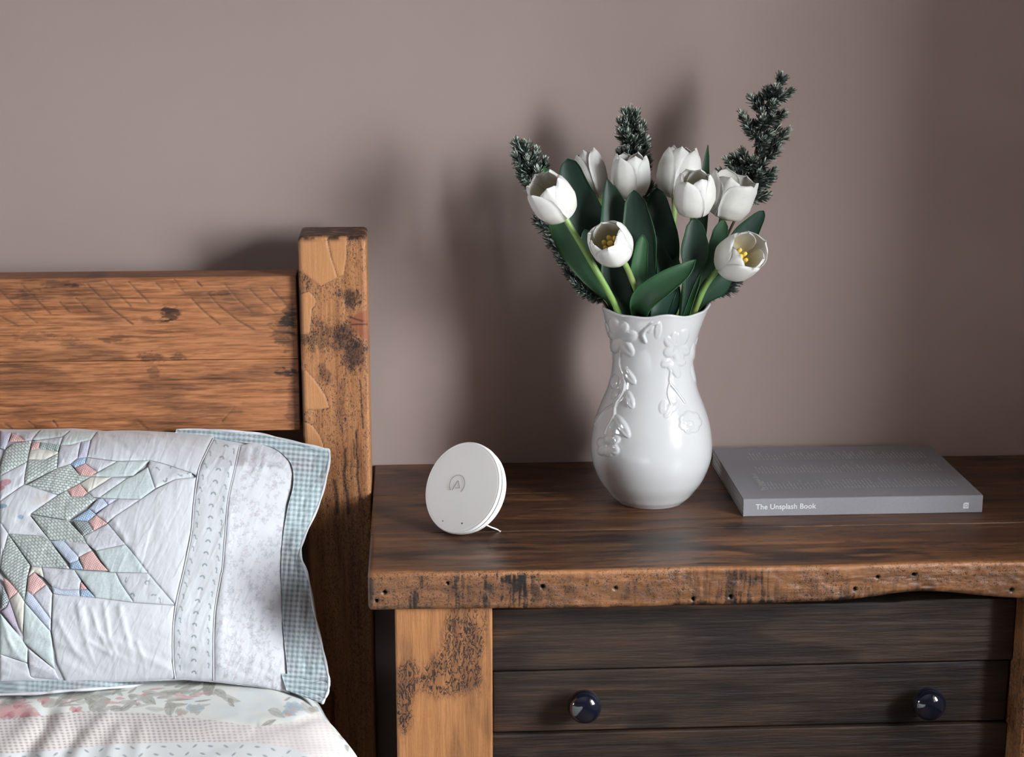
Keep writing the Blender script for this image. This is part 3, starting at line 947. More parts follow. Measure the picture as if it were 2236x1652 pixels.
def p_white(px, py): return WHT * (0.99 + 0.02 * vnoise(px / 9, py / 9, 131))[..., None]
def p_cream(px, py): return CRM * (0.97 + 0.05 * vnoise(px / 6, py / 6, 132))[..., None]
def p_grey(px, py): return mix(np.array([0.57, 0.57, 0.61]), np.array([0.46, 0.46, 0.51]), 0.55 * sstep(0.5, 0.65, vnoise(px / 2.2, py / 2.2, 133)))
def p_mint(px, py): return mix(np.array([0.54, 0.60, 0.60]), np.array([0.41, 0.49, 0.48]), 0.7 * np.exp(-((fbm(px / 6, py / 6, 134, 3) - 0.5) / 0.045) ** 2))
def p_red(px, py): return check(px, py, 3.9, 0.55, (0.50, 0.16, 0.15), np.array([0.74, 0.63, 0.60]))
def p_green(px, py): return check(px, py, 4.2, 0.4, (0.10, 0.19, 0.17), np.array([0.60, 0.64, 0.64]))
def p_dark(px, py): return check(px, py, 4.4, 0.9, (0.07, 0.09, 0.09), np.array([0.50, 0.54, 0.55]))
def p_blue(px, py): return check(px, py, 4.2, 0.5, (0.14, 0.25, 0.42), np.array([0.55, 0.64, 0.74]))
def p_lblue(px, py): return check(px, py, 3.8, 0.5, (0.34, 0.41, 0.56), np.array([0.66, 0.69, 0.76]))
def p_viol(px, py): return check(px, py, 3.6, 0.3, (0.38, 0.38, 0.54), np.array([0.66, 0.66, 0.74]))
def p_mauve(px, py): return check(px, py, 3.6, 0.3, (0.30, 0.25, 0.32), np.array([0.50, 0.45, 0.52]))
def p_bask(px, py): return basket(px, py, 0.75)
def p_bask2(px, py): return basket(px, py, -0.6, 0.95, seed=4)
def p_bask3(px, py): return basket(px, py, 0.15, 1.02, 8.5, seed=8)
def p_bask4(px, py): return basket(px, py, 0.8, 0.92, 9.5, seed=12)


def comma(px, py, c, x, y, ang, L, kind):
    ca, sa = math.cos(ang), math.sin(ang)
    u, v = (px - x) * ca + (py - y) * sa, -(px - x) * sa + (py - y) * ca
    if kind:                                   # arched sprig
        r = np.hypot(u, v - L * 0.3)
        f = np.exp(-((r - L * 0.42) / 1.5) ** 2) * (v < L * 0.35)
    else:                                      # stem with a bud
        f = np.exp(-((v - 1.4 * np.sin(u / L * 5)) / 1.1) ** 2) * (np.abs(u) < L * 0.5)
        f = np.maximum(f, np.exp(-(np.hypot(u + L * 0.5, v + 0.6) / 1.9) ** 2))
    return mix(c, np.array([0.13, 0.20, 0.20]) if (int(x + y) % 3) else np.array([0.17, 0.17, 0.22]), 0.9 * np.clip(f, 0, 1))


LSEAM = np.array([(466, 957), (448, 993), (434, 1028), (424, 1094), (418, 1162), (403, 1238), (386, 1312), (378, 1375), (378, 1443), (383, 1482)], float)
RSEAM = np.array([(524, 972), (520, 990), (512, 1028), (499, 1085), (493.6, 1143), (486, 1238), (482, 1259), (470, 1328), (466.5, 1388), (466.5, 1486)], float)


def p_sprig_band(px, py):
    c = np.broadcast_to(np.array([0.56, 0.575, 0.60]), px.shape + (3,)).copy()
    k = 0
    for yy in np.arange(966, 1485, 26.0):
        lx = np.interp(yy, LSEAM[:, 1], LSEAM[:, 0]); rx_ = np.interp(yy, RSEAM[:, 1], RSEAM[:, 0])
        for f, dy in ((0.16, 0), (0.52, 8), (0.88, -5)):
            c = comma(px, py, c, lx + f * (rx_ - lx), yy + dy, [0.9, 0.1, 1.0][k % 3] + 0.3 * ((k // 3) % 2), 10.5, (k % 3) == 1)
            k += 1
    return c


def p_sprig(px, py):
    c = np.broadcast_to(np.array([0.56, 0.575, 0.60]), px.shape + (3,)).copy()
    for k, (x, y) in enumerate(((346, 1025), (372, 1018), (412, 1032), (362, 1050), (392, 1038), (322, 1042), (275, 1266), (320, 1272), (337, 1300), (290, 1298), (350, 1312), (300, 1240))):
        c = comma(px, py, c, x, y, 0.4 + k * 0.7, 10, k % 2)
    return c


def p_toile(px, py):
    c = np.broadcast_to(np.array([0.60, 0.605, 0.64]), px.shape + (3,)).copy()
    r = np.random.default_rng(3)
    for k in range(330):
        y = 985 + k * 1.58 + r.uniform(-6, 6)
        x = np.interp(y, RSEAM[:, 1], RSEAM[:, 0]) + r.uniform(8, 140)
        near = np.hypot(px - x, py - y) < 24
        if not near.any(): continue
        qx, qy = px[near], py[near]
        f = np.zeros_like(qx)
        for b in range(5):
            a = r.uniform(0, 6.28); L = r.uniform(2.5, 7.5)
            pts = [(x, y), (x + L * .6 * math.cos(a), y + L * .6 * math.sin(a)), (x + L * math.cos(a + .5), y + L * math.sin(a + .5))]
            f = np.maximum(f, 0.8 * np.exp(-(d_poly(qx, qy, pts) / 0.75) ** 2))
            f = np.maximum(f, np.exp(-(np.hypot(qx - pts[2][0], qy - pts[2][1]) / 1.5) ** 2))
        cc = np.array([0.36, 0.37, 0.40]) if k % 4 else np.array([0.42, 0.34, 0.40])
        c[near] = mix(c[near], cc, 0.6 * f)
    return c


def p_floral(px, py):
    c = p_white(px, py) * np.array([0.985, 1.0, 1.0])
    def ell(x, y, a, b, ang, col, w=.8):
        nonlocal c
        ca, sa = math.cos(ang), math.sin(ang)
        q = np.hypot(((px - x) * ca + (py - y) * sa) / a, (-(px - x) * sa + (py - y) * ca) / b)
        c = mix(c, np.array(col), w * sstep(1.1, 0.8, q) * (0.7 + 0.5 * fbm(px / 4, py / 4, 140)))
    ell(8, 1056, 19, 8, -0.25, (0.48, 0.17, 0.20)); ell(0, 1067, 12, 5, -0.1, (0.42, 0.14, 0.17)); ell(12, 1074, 16, 6, -.5, (0.62, 0.62, 0.64), .5)
    ell(5, 1106, 12, 5, 0, (0.15, 0.27, 0.36)); ell(46, 1130, 7, 5, 0, (0.22, 0.32, 0.45)); ell(40, 1052, 4, 15, .5, (0.45, 0.47, 0.47), .6)
    ell(82, 1092, 10, 16, .3, (0.62, 0.58, 0.56), .6); ell(100, 1090, 8, 9, .3, (0.55, 0.45, 0.38), .5); ell(55, 1105, 16, 12, 0, (0.64, 0.68, 0.70), .6)
    return c


def ging(px, py, per=11.0, ang=0.08, c1=(0.22, 0.29, 0.32), bg=(0.56, 0.64, 0.66)):
    return check(px, py, per, ang, c1, np.array(bg), 0.5)


def c1(*p): return [(x / 5.082, 920 + y / 5.082) for x, y in p]
def c2(*p): return [(x / 5.082, 1200 + y / 5.082) for x, y in p]


def dense(pts, step):
    """grid of a pixel polygon with its rim snapped onto the outline: px, py, quads"""
    pts = np.asarray(pts, float)
    x0, y0 = pts.min(0); x1, y1 = pts.max(0)
    xs = np.arange(x0 - step, x1 + 2 * step, step); ys = np.arange(y0 - step, y1 + 2 * step, step)
    X, Y = np.meshgrid(xs, ys, indexing='ij')
    cin = inside((X[:-1, :-1] + X[1:, 1:]) / 2, (Y[:-1, :-1] + Y[1:, 1:]) / 2, pts)
    f = grid_faces(len(xs), len(ys)).reshape(len(xs) - 1, len(ys) - 1, 4)[cin]
    if len(f) == 0: return None
    cnt = np.bincount(f.ravel(), minlength=X.size)
    used = np.unique(f); re = -np.ones(X.size, int); re[used] = np.arange(len(used))
    px, py, cnt = X.ravel()[used].copy(), Y.ravel()[used].copy(), cnt[used]
    rim = np.where(cnt < 4)[0]
    q = np.vstack([pts, pts[:1]])
    bd = np.full(len(rim), 1e9); bx = px[rim].copy(); by = py[rim].copy()
    for a, b in zip(q[:-1], q[1:]):
        ab = b - a
        t = np.clip(((px[rim] - a[0]) * ab[0] + (py[rim] - a[1]) * ab[1]) / (ab @ ab + 1e-9), 0, 1)
        ex, ey = a[0] + t * ab[0], a[1] + t * ab[1]
        d = np.hypot(px[rim] - ex, py[rim] - ey)
        m = d < bd
        bd = np.where(m, d, bd); bx = np.where(m, ex, bx); by = np.where(m, ey, by)
    px[rim], py[rim] = bx, by
    return px, py, re[f][:, ::-1]


def patch(pts, paint, name='patch', puff=0.0016, off=0.0004, mirror=False):
    if mirror: pts = [(-x, y) for x, y in pts]
    g = dense(pts, 2.5 if mirror else 1.25)
    if g is None: return
    px, py, f = g
    d = d_poly(px, py, pts, True)
    o = off + puff * (1 - np.exp(-(d / 7.0))) - 0.0008 * np.exp(-(d / 1.6) ** 2)
    return mesh(name, pillow_point(px, py, o), f, M_CLOTH, pil, cols=paint(-px if mirror else px, py))


P = [
    (c1((60, 310), (150, 240), (350, 205), (300, 440), (0, 600), (0, 500)), p_bask), (c1((130, 120), (230, 170), (280, 215), (100, 225)), p_red), (c1((0, 95), (125, 125), (55, 310), (0, 290)), p_viol),
    (c1((125, 125), (450, 85), (350, 205), (280, 215), (230, 170)), p_grey), (c1((450, 85), (780, 95), (700, 165), (400, 205), (355, 200)), p_mint), (c1((360, 225), (450, 225), (430, 300), (335, 315)), p_red),
    (c1((450, 225), (665, 255), (640, 330), (430, 300)), p_green), (c1((400, 208), (700, 168), (665, 255), (450, 225), (360, 222)), p_grey), (c1((335, 315), (430, 300), (640, 330), (645, 350), (500, 420), (310, 420)), p_cream),
    (c1((310, 425), (500, 420), (648, 352), (632, 515), (280, 690), (268, 640)), p_bask2), (c1((780, 97), (1080, 105), (1010, 200), (760, 260), (670, 260), (702, 166)), p_mint), (c1((900, 222), (1008, 200), (960, 395), (865, 405), (875, 330)), p_viol),
    (c1((670, 262), (760, 262), (898, 222), (872, 330), (862, 403), (780, 468), (636, 512), (650, 350)), p_grey), (c1((862, 406), (960, 397), (940, 460), (830, 510), (780, 470)), p_blue), (c1((832, 512), (940, 462), (1080, 560), (1000, 608), (880, 590)), p_red),
    (c1((962, 397), (1300, 440), (1082, 558), (942, 460)), p_grey), (c1((1302, 440), (1660, 430), (1480, 600), (1240, 613), (1004, 606), (1086, 560)), p_mint), (c1((1662, 430), (1780, 455), (2130, 570), (2120, 618), (1940, 638), (1722, 740), (1642, 500)), p_sprig),
    (c1((636, 514), (780, 472), (880, 592), (1000, 610), (882, 683), (640, 808), (300, 700)), p_bask3), (c1((0, 602), (300, 442), (262, 695), (0, 880)), p_floral), (c1((0, 882), (262, 700), (300, 702), (640, 812), (342, 1020), (332, 1040), (545, 1310), (400, 1258), (92, 1240), (0, 1110)), p_floral),
    (c1((740, 757), (884, 686), (972, 788), (920, 830), (792, 830)), p_red), (c1((888, 686), (1002, 612), (1240, 615), (976, 784)), p_cream), (c1((920, 832), (975, 788), (1032, 837), (1040, 850)), p_green), (c1((978, 786), (1242, 616), (1400, 630), (1100, 842), (1034, 836)), p_grey),
    (c1((344, 1020), (640, 814), (738, 758), (790, 832), (920, 832), (1084, 850), (752, 1095), (700, 1080)), p_bask), (c1((1402, 630), (1482, 600), (1640, 502), (1720, 742), (1560, 858), (1310, 853), (1104, 842)), p_mint), (c1((1132, 847), (1310, 856), (1202, 918)), p_viol),
    (c1((1086, 856), (1132, 848), (1200, 920), (1062, 1012), (990, 962)), p_lblue), (c1((988, 964), (1062, 1030), (980, 1102), (802, 1090)), p_blue), (c1((1202, 920), (1312, 857), (1560, 860), (1270, 1050), (1190, 1122), (1064, 1030)), p_grey),
    (c1((1064, 1036), (1190, 1126), (1040, 1208), (974, 1104)), p_red), (c1((800, 1094), (972, 1105), (1040, 1210), (922, 1270)), p_dark), (c1((340, 1030), (752, 1098), (920, 1272), (960, 1350), (550, 1308)), p_bask4), (c1((924, 1270), (1194, 1130), (1390, 1360), (1060, 1428), (962, 1350)), p_grey),
    (c1((1198, 1128), (1270, 1052), (1722, 750), (1940, 640), (2180, 615)) + [(423, 1094), (417, 1162), (402, 1238), (385, 1312)] + c2((1942, 606), (1650, 262), (1450, 0)) + c1((1394, 1360)), p_white),
    (c1((1060, 1430), (1390, 1362)) + c2((1448, 2), (1640, 252), (1215, 243), (1110, 100)), p_mint), (c1((875, 1502), (1020, 1426), (1115, 1560)) + c2((1200, 230), (930, 218)), p_red), (c1((705, 1320), (960, 1352), (1018, 1425), (873, 1500)), p_grey),
    (c1((556, 1318), (703, 1320), (872, 1502)) + c2((868, 112), (775, 150)), p_lblue), (c2((776, 140), (872, 112), (928, 216), (780, 205)), p_blue), (c1((94, 1242), (400, 1260), (548, 1314)) + c2((772, 205), (352, 180)), p_bask4), (c1((0, 1112), (90, 1242), (30, 1500)) + c2((28, 0), (0, 195)), p_white),
    (c1((92, 1250)) + c2((334, 172), (300, 300), (272, 562), (0, 200), (32, 0)), p_bask2), (c2((1284, 250), (1640, 254), (1940, 608), (1482, 578), (1342, 370)), p_sprig), (c2((824, 222), (1282, 250), (1340, 372), (1480, 578), (1058, 525)), p_mint),
    (c2((462, 190), (822, 222), (898, 338), (880, 438), (670, 438), (572, 398), (490, 305)), p_grey), (c2((574, 402), (670, 440), (882, 440), (886, 515), (640, 490), (590, 476)), p_lblue), (c2((892, 342), (970, 435), (886, 436)), p_red), (c2((886, 440), (972, 437), (1056, 525), (888, 514)), p_blue),
    (c2((350, 182), (460, 190), (488, 308), (378, 240), (312, 298)), p_cream), (c2((312, 302), (380, 244), (510, 380), (362, 498), (298, 450)), p_red), (c2((364, 498), (512, 382), (578, 478), (565, 770)), p_grey), (c2((296, 452), (362, 500), (564, 772), (560, 903), (272, 570)), p_lblue),
    (c2((586, 482), (640, 494), (1056, 528), (1480, 582), (1942, 614)) + [(377.5, 1375), (377.5, 1443), (382, 1480), (300, 1485), (145, 1489)] + c2((632, 1250), (572, 900)), p_white), (c2((268, 574), (558, 906), (574, 1000), (608, 1322), (262, 1020)), p_mint),
    (c2((30, 300), (90, 340), (200, 460), (100, 548)), p_red), (c2((104, 550), (200, 462), (270, 570), (250, 950)), p_cream), (c2((22, 380), (100, 550), (70, 630), (14, 662)), p_dark), (c2((16, 680), (70, 632), (102, 552), (246, 985)), p_mauve),
    (c2((0, 700), (250, 1002), (306, 1095), (300, 1250), (0, 1150)), p_mint), (c2((310, 1090), (608, 1328), (660, 1440), (330, 1400)), p_grey), (c2((0, 1155), (300, 1258), (340, 1402), (400, 1440), (0, 1455)), p_white),
    (c1((1082, 107), (1012, 200), (964, 392), (1300, 436), (1660, 427), (1780, 451), (2130, 566), (2180, 600)) + [(433, 1028), (447, 993), (465, 957), (470, 949), (380, 943), (300, 939), (250, 939)], p_white),
    ([tuple(p) for p in LSEAM] + [tuple(p) for p in RSEAM[::-1]], p_sprig_band),
    ([tuple(p + np.array([0.8, 0])) for p in RSEAM] + [(560, 1496), (631, 1511), (633, 1470), (626, 1400), (622, 1330), (619, 1240), (622, 1180), (629, 1100), (639, 1060), (644, 1030), (635, 1008), (617, 982), (590, 965), (560, 962)], p_toile),
]
for pts, fn in P:
    patch(pts, fn)
    patch(pts, fn, mirror=True)                 # the quilt's other half, past the picture's edge
# raised seams either side of the sprigged band
for S in (LSEAM, RSEAM):
    q = spline(S, 90)
    V, f = tube_vf(pillow_point(q[:, 0], q[:, 1], 0.0007), 0.0007, 6)
    mesh('seam_piping', V, f, M_PIPE, pil)


# gingham border: a thin frill hanging off the pillow's edge
def frill(inner, outer, n, k, wave, lift, per=11.0, name='gingham_border'):
    I, O = spline(inner, n), spline(outer, n)
    w = np.linspace(0, 1, k)
    G = I[:, None] * (1 - w)[None, :, None] + O[:, None] * w[None, :, None]
    px, py = G[..., 0], G[..., 1]
    s, t = plane_st(px, py)
    a = np.linspace(0, 1, n)[:, None] * np.ones((1, k))
    h = lift(a, w[None, :]) + wave * (fbm(a * 11, w[None, :] * 2 + 0 * a, 150) - 0.5) * 2 * w[None, :] + 0.0012 * (fbm(px / 14, py / 14, 152) - 0.5)
    for _ in range(2):
        s, t = plane_st(px, py, h)
    B = PO + s[..., None] * PU + t[..., None] * PT + h[..., None] * PN
    V, f, inn = shell(B, 0.0018)
    c = ging(px, py, per).reshape(-1, 3)
    warm = sstep(0.35, 0.75, fbm(px / 60, py / 60, 155)).reshape(-1)
    c = mix(c, ging(px, py, per, 0.08, (0.20, 0.21, 0.25), (0.58, 0.60, 0.62)).reshape(-1, 3), warm)
    mesh(name, V, f, M_CLOTH, pil, cols=np.concatenate([c, c]))
    # scalloped hem
    hv, hf = tube_vf(B[:, -1] , 0.0011 + 0.0007 * np.abs(np.sin(np.linspace(0, n / 5, n))), 6)
    mesh('hem', hv, hf, M_PIPE, pil)


f_in = [(380, 952), (470, 958), (540, 968), (590, 975), (622, 996), (638, 1020), (640, 1060), (628, 1110), (617, 1180), (614, 1240), (617, 1330), (621, 1400), (628, 1470), (626, 1506)]
f_out = [(385, 938), (470, 939), (560, 946), (630, 962), (700, 978), (719, 988), (712, 1042), (694, 1105), (663, 1175), (656, 1212), (672, 1258), (688, 1345), (706, 1425), (718, 1482)]
frill(f_in, f_out, 240, 30, 0.007, lambda a, w: 0.004 + 0.006 * np.sin(a * 9) * w)
frill([(-x, y) for x, y in f_in], [(-x, y) for x, y in f_out], 120, 12, 0.007, lambda a, w: 0.004 + 0.006 * np.sin(a * 9) * w)
frill([(614, 1470), (620, 1490), (626, 1507)], [(718, 1478), (716, 1508), (704, 1534)], 40, 30, 0.003, lambda a, w: 0.004 + 0.004 * w)
frill([(-600, 1490), (0, 1484), (140, 1482), (300, 1474), (480, 1466)], [(-600, 1526), (0, 1516), (140, 1508), (300, 1496), (480, 1474)], 120, 12, 0.002, lambda a, w: -0.002 + 0.016 * w * sstep(0.80, 0.55, a) - 0.02 * sstep(0.55, 0.85, a))

# ------------------------------------------------------------------ duvet
sil = np.array([on_y(np.array(a), np.array(b), np.array(c)) for a, b, c in ((738, 1522, -0.345), (768, 1552, -0.385), (800, 1598, -0.44), (832, 1655, -0.50))])
YE = np.concatenate([[-1.9, -1.0, -0.62], sil[::-1, 1], [-0.32]])
XE = np.concatenate([[-0.035, -0.035, -0.045], sil[::-1, 0], [sil[0, 0] - 0.006]])
ys = np.concatenate([np.arange(-0.322, -0.56, -0.0010), np.arange(-0.562, -0.95, -0.0028), np.linspace(-0.96, -1.9, 30)])
tu = np.concatenate([np.linspace(0, 0.30, 14, endpoint=False), np.linspace(0.30, 0.78, 430, endpoint=False), np.linspace(0.78, 0.92, 70, endpoint=False), np.linspace(0.92, 1, 14)])
xe = np.interp(ys, YE, XE)
Xf = np.zeros((len(tu), len(ys))); Zf = np.zeros_like(Xf)
RXd, RZd = 0.075, 0.085
ztop = 0.480 + 0.005 * sstep(-0.36, -0.46, ys)
for i, u in enumerate(tu):
    if u < 0.30:
        Xf[i] = -1.56 + (u / 0.30) * (-0.52 + 1.56); Zf[i] = ztop
    elif u < 0.78:
        Xf[i] = -0.52 + (u - 0.30) / 0.48 * (xe - RXd + 0.52); Zf[i] = ztop
    elif u < 0.92:
        a = (u - 0.78) / 0.14 * math.pi / 2
        Xf[i] = xe - RXd + RXd * math.sin(a); Zf[i] = ztop - RZd * (1 - math.cos(a))
    else:
        Xf[i] = xe + 0.004 * math.sin((u - .92) * 40); Zf[i] = ztop - RZd - (u - 0.92) / 0.08 * 0.20
Yf = np.broadcast_to(ys, Xf.shape).copy()
dpx, dpy = to_px(np.stack([Xf, Yf, Zf], -1))
Zf += 0.010 * (fbm(Xf * 7, Yf * 9, 200) - 0.5) * sstep(-0.34, -0.40, Yf)
for pts, a, w_ in (([(10, 1652), (60, 1600), (75, 1570)], .006, 12), ([(95, 1652), (130, 1600), (140, 1565)], .006, 10), ([(55, 1660), (95, 1600), (108, 1570)], -.005, 9), ([(170, 1652), (205, 1600), (230, 1570)], .005, 9),
                   ([(140, 1652), (170, 1605)], -.004, 8), ([(0, 1560), (70, 1545), (130, 1525), (200, 1522)], .004, 8), ([(40, 1530), (100, 1522), (180, 1505)], .003, 7), ([(0, 1545), (50, 1530)], -.003, 6), ([(560, 1594), (640, 1582), (690, 1556), (693, 1545), (660, 1532)], .004, 9),
                   ([(560, 1600), (645, 1590), (705, 1562)], -.005, 8), ([(480, 1515), (520, 1545)], .002, 14), ([(240, 1650), (262, 1600)], .004, 9), ([(300, 1650), (310, 1590)], .002, 8), ([(0, 1575), (150, 1562), (400, 1572), (560, 1593)], -.0022, 4)):
    Zf += 0.42 * a * np.exp(-(d_poly(dpx, dpy, pts) / (w_ * 1.7)) ** 2)
dpx, dpy = to_px(np.stack([Xf, Yf, Zf], -1))
OFFW, OLV, GRYL, PNK, DPNK, BLU = map(np.array, ((0.62, 0.62, 0.58), (0.27, 0.255, 0.22), (0.36, 0.35, 0.32), (0.50, 0.27, 0.26), (0.33, 0.10, 0.12), (0.28, 0.36, 0.43)))
dc = np.broadcast_to(OFFW, Xf.shape + (3,)).copy()
dc = mix(dc, np.array([0.58, 0.61, 0.61]), sstep(0.45, 0.6, fbm(dpx / 60, dpy / 25, 205)))
r_ = np.random.default_rng(11)


def print_leaf(a, b, w, col, op=0.85):
    a, b = np.array(a, float), np.array(b, float)
    L = np.linalg.norm(b - a) + 1e-6
    t = (b - a) / L
    sel = np.hypot(dpx - (a[0] + b[0]) / 2, dpy - (a[1] + b[1]) / 2) < L
    if not sel.any(): return
    u = ((dpx[sel] - a[0]) * t[0] + (dpy[sel] - a[1]) * t[1]) / L
    v = -(dpx[sel] - a[0]) * t[1] + (dpy[sel] - a[1]) * t[0]
    v = v + 0.22 * w * np.sin(u * 3.4 + a[0]) - 0.22 * w * math.sin(a[0])
    half = w * 0.62 * np.clip(np.sin(np.clip(u, 0, 1) ** 0.8 * math.pi), 0, 1) ** 0.9
    f = op * sstep(1.0, -0.6, np.abs(v) - half) * (u > 0) * (u < 1)
    f = f * (0.60 + 0.5 * fbm(dpx[sel] / 3, dpy[sel] / 3, 207, 2) + 0.35 * np.exp(-(v / 1.3) ** 2))
    dc[sel] = mix(dc[sel], col, np.clip(f, 0, 1))


def rose(x, y, r, col, dark):
    for k in range(9):
        a = k * 2.4; q = r * 0.25 * math.sqrt(k)
        print_leaf((x + q * math.cos(a) - r * .35, y + q * .5 * math.sin(a)), (x + q * math.cos(a) + r * .35, y + q * .5 * math.sin(a) + r * .08), r * .5, col if k % 3 else dark, .75)


for x, y, r, c_, d_ in ((20, 1560, 40, PNK, DPNK), (60, 1563, 34, PNK, DPNK), (100, 1535, 22, PNK, DPNK), (40, 1540, 22, PNK, DPNK), (165, 1555, 18, PNK, DPNK), (425, 1552, 22, BLU, GRYL), (640, 1548, 24, BLU, GRYL), (630, 1562, 16, BLU, PNK), (395, 1560, 16, GRYL, PNK), (300, 1542, 8, PNK, DPNK), (765, 1615, 18, BLU, GRYL), (-40, 1550, 40, PNK, DPNK), (455, 1512, 18, GRYL, OLV)):
    rose(x, y, r, c_, d_)
LV = [((95, 1548), (135, 1530), 16), ((120, 1545), (165, 1510), 12), ((135, 1530), (220, 1508), 10), ((165, 1530), (260, 1512), 9), ((195, 1555), (240, 1528), 30), ((185, 1530), (212, 1538), 12), ((205, 1562), (250, 1550), 10), ((240, 1556), (268, 1545), 12), ((262, 1557), (303, 1537), 11),
      ((252, 1515), (270, 1522), 8), ((280, 1524), (300, 1526), 10), ((312, 1520), (335, 1548), 18), ((310, 1515), (360, 1518), 10), ((350, 1517), (410, 1518), 8), ((365, 1538), (378, 1568), 22), ((410, 1500), (440, 1494), 8), ((445, 1520), (478, 1500), 26), ((470, 1510), (490, 1535), 14), ((480, 1522), (527, 1534), 12),
      ((498, 1530), (515, 1545), 10), ((425, 1537), (462, 1534), 3), ((585, 1556), (625, 1568), 14), ((570, 1592), (605, 1581), 10), ((600, 1590), (640, 1583), 6), ((655, 1540), (690, 1556), 16), ((672, 1550), (690, 1566), 14), ((620, 1535), (635, 1528), 4), ((696, 1545), (728, 1562), 16), ((715, 1560), (735, 1590), 18),
      ((728, 1585), (765, 1580), 12), ((745, 1570), (768, 1585), 14), ((730, 1600), (775, 1603), 14), ((770, 1605), (800, 1632), 16), ((735, 1610), (745, 1620), 8), ((765, 1620), (790, 1645), 10), ((748, 1630), (757, 1645), 8), ((800, 1640), (815, 1665), 14), ((0, 1545), (50, 1530), 12), ((20, 1520), (90, 1512), 10), ((60, 1530), (110, 1516), 8), ((130, 1515), (190, 1500), 6), ((720, 1520), (760, 1560), 5), ((730, 1522), (765, 1556), 4)]
for k, (a, b, w) in enumerate(LV):
    print_leaf(a, b, w, OLV if k % 3 else GRYL)
for k in range(70):                                                  # the print goes on over the rest of the cover
    x, y = r_.uniform(-700, 0), r_.uniform(1490, 1570)
    a = r_.uniform(-.6, .6)
    print_leaf((x, y), (x + 40 * math.cos(a), y + 40 * math.sin(a)), 12, OLV if k % 3 else PNK)
for k in range(60):
    t_ = r_.uniform(1, 6); x, y = 800 + 60 * t_ + r_.uniform(-45, 20), 1660 + 90 * t_
    print_leaf((x, y), (x + r_.uniform(10, 30), y + r_.uniform(10, 40)), 14, OLV if k % 3 else BLU)
for k in range(60):                                                  # long overlapping leaves near the pillow
    x, y = r_.uniform(20, 420), r_.uniform(1500, 1552)
    a = r_.uniform(-.55, .05)
    print_leaf((x, y), (x + r_.uniform(18, 60) * math.cos(a), y + 34 * math.sin(a)), r_.uniform(3, 9), (OLV, GRYL, GRYL * 1.15, PNK)[k % 4], .7)
BT = np.array([(-900, 1600), (-50, 1580), (60, 1572), (130, 1562), (200, 1558), (300, 1560), (400, 1570), (480, 1580), (560, 1592), (640, 1581), (690, 1556), (735, 1610), (760, 1680), (900, 2000)], float)
BB = np.array([(-900, 1680), (-50, 1655), (100, 1645), (180, 1637), (300, 1628), (420, 1625), (560, 1627), (640, 1640), (700, 1665), (760, 1720), (900, 2050)], float)
yt = np.interp(dpx, BT[:, 0], BT[:, 1]); yb = np.interp(dpx, BB[:, 0], BB[:, 1])
onflat = (Yf < -0.33)
band = sstep(-1, 1, dpy - yt) * onflat
wxx = dpx + 6 * (fbm(dpx / 50, dpy / 50, 210) - .5) - 0.25 * (dpy - 1600); wyy = dpy + 0.02 * dpx + 7 * (fbm(dpx / 60, dpy / 50, 212) - .5)
fade = sstep(640, 380, dpx)
gx = sstep(0.15, 0.9, 0.5 + 0.5 * np.sin(wxx / 11.8 * 2 * math.pi)); gy = sstep(0.1, 0.8, 0.5 + 0.5 * np.sin(wyy / 6.3 * 2 * math.pi))
bc = mix(np.broadcast_to(np.array([0.62, 0.575, 0.555]), Xf.shape + (3,)), np.array([0.27, 0.225, 0.205]), (0.12 * gx + 0.12 * gy + 0.55 * gx * gy) * (0.35 + 0.65 * fade))
low = np.broadcast_to(np.array([0.57, 0.58, 0.585]), Xf.shape + (3,)).copy()
for k in range(40 * 9):
    x = -560 + (k % 40) * 34 + 17 * ((k // 40) % 2); y = float(np.interp(x, BB[:, 0], BB[:, 1])) + 9 + 17 * (k // 40)
    a = 0.7 * math.sin(k * 2.1); ca, sa = math.cos(a), math.sin(a)
    sel = (np.abs(dpx - x) < 9) & (np.abs(dpy - y) < 9)
    q = np.hypot(((dpx[sel] - x) * ca + (dpy[sel] - y) * sa) / 6.5, (-(dpx[sel] - x) * sa + (dpy[sel] - y) * ca) / 2.3)
    low[sel] = mix(low[sel], np.array([0.20, 0.22, 0.24]), 0.8 * sstep(1.2, 0.6, q))
bc = mix(bc, low, sstep(-1, 1, dpy - yb))
dc = mix(dc, bc, band)
dc = np.clip(dc * 1.2, 0, 0.86)
Bd = np.stack([Xf, Yf, Zf], -1)
V, f, inn = shell(Bd, 0.006)
duv = mesh('duvet', V, f, M_CLOTH, None, cols=np.concatenate([dc.reshape(-1, 3)] * 2))
tag(duv, 'floral and gingham quilted cover spread over the bed below the pillow', 'duvet')

# ------------------------------------------------------------------ porcelain vase
VC = on_z(np.array(1420.0), np.array(1090.0), TOP)
VAX, VAY = float(VC[0]), float(VC[1])
rows = [(1085, 78), (1076, 88), (1064, 97.5), (1049, 109), (1033, 118), (1003, 129), (973, 132.5), (943, 130), (920, 125.5), (897, 118.5), (874, 109.5), (852, 100.5), (820, 92), (791, 88.5), (755, 91), (725, 99), (700, 107), (680, 113), (671, 116.5)]
vp = [(0.0002, TOP), (0.030, TOP), (75 * 1.94 / F, TOP + 0.0004)]
for py_, hw in rows:
    q = on_y(np.array(1420.0), np.array(float(py_)), np.array(VAY))
    dep = float(-((q - CAM) @ ROT)[2])
    vp.append((hw * dep / F, float(q[2])))
ZR = vp[-1][1]
outer = spline(np.array(vp[2:]), 300)
lip = [(outer[-1][0] - 0.0005, ZR + 0.0012), (outer[-1][0] - 0.0018, ZR + 0.0016), (outer[-1][0] - 0.0033, ZR + 0.0006)]
inner = np.array([(max(r - 0.004, 0.002), max(z, TOP + 0.006)) for r, z in outer[::-5]])
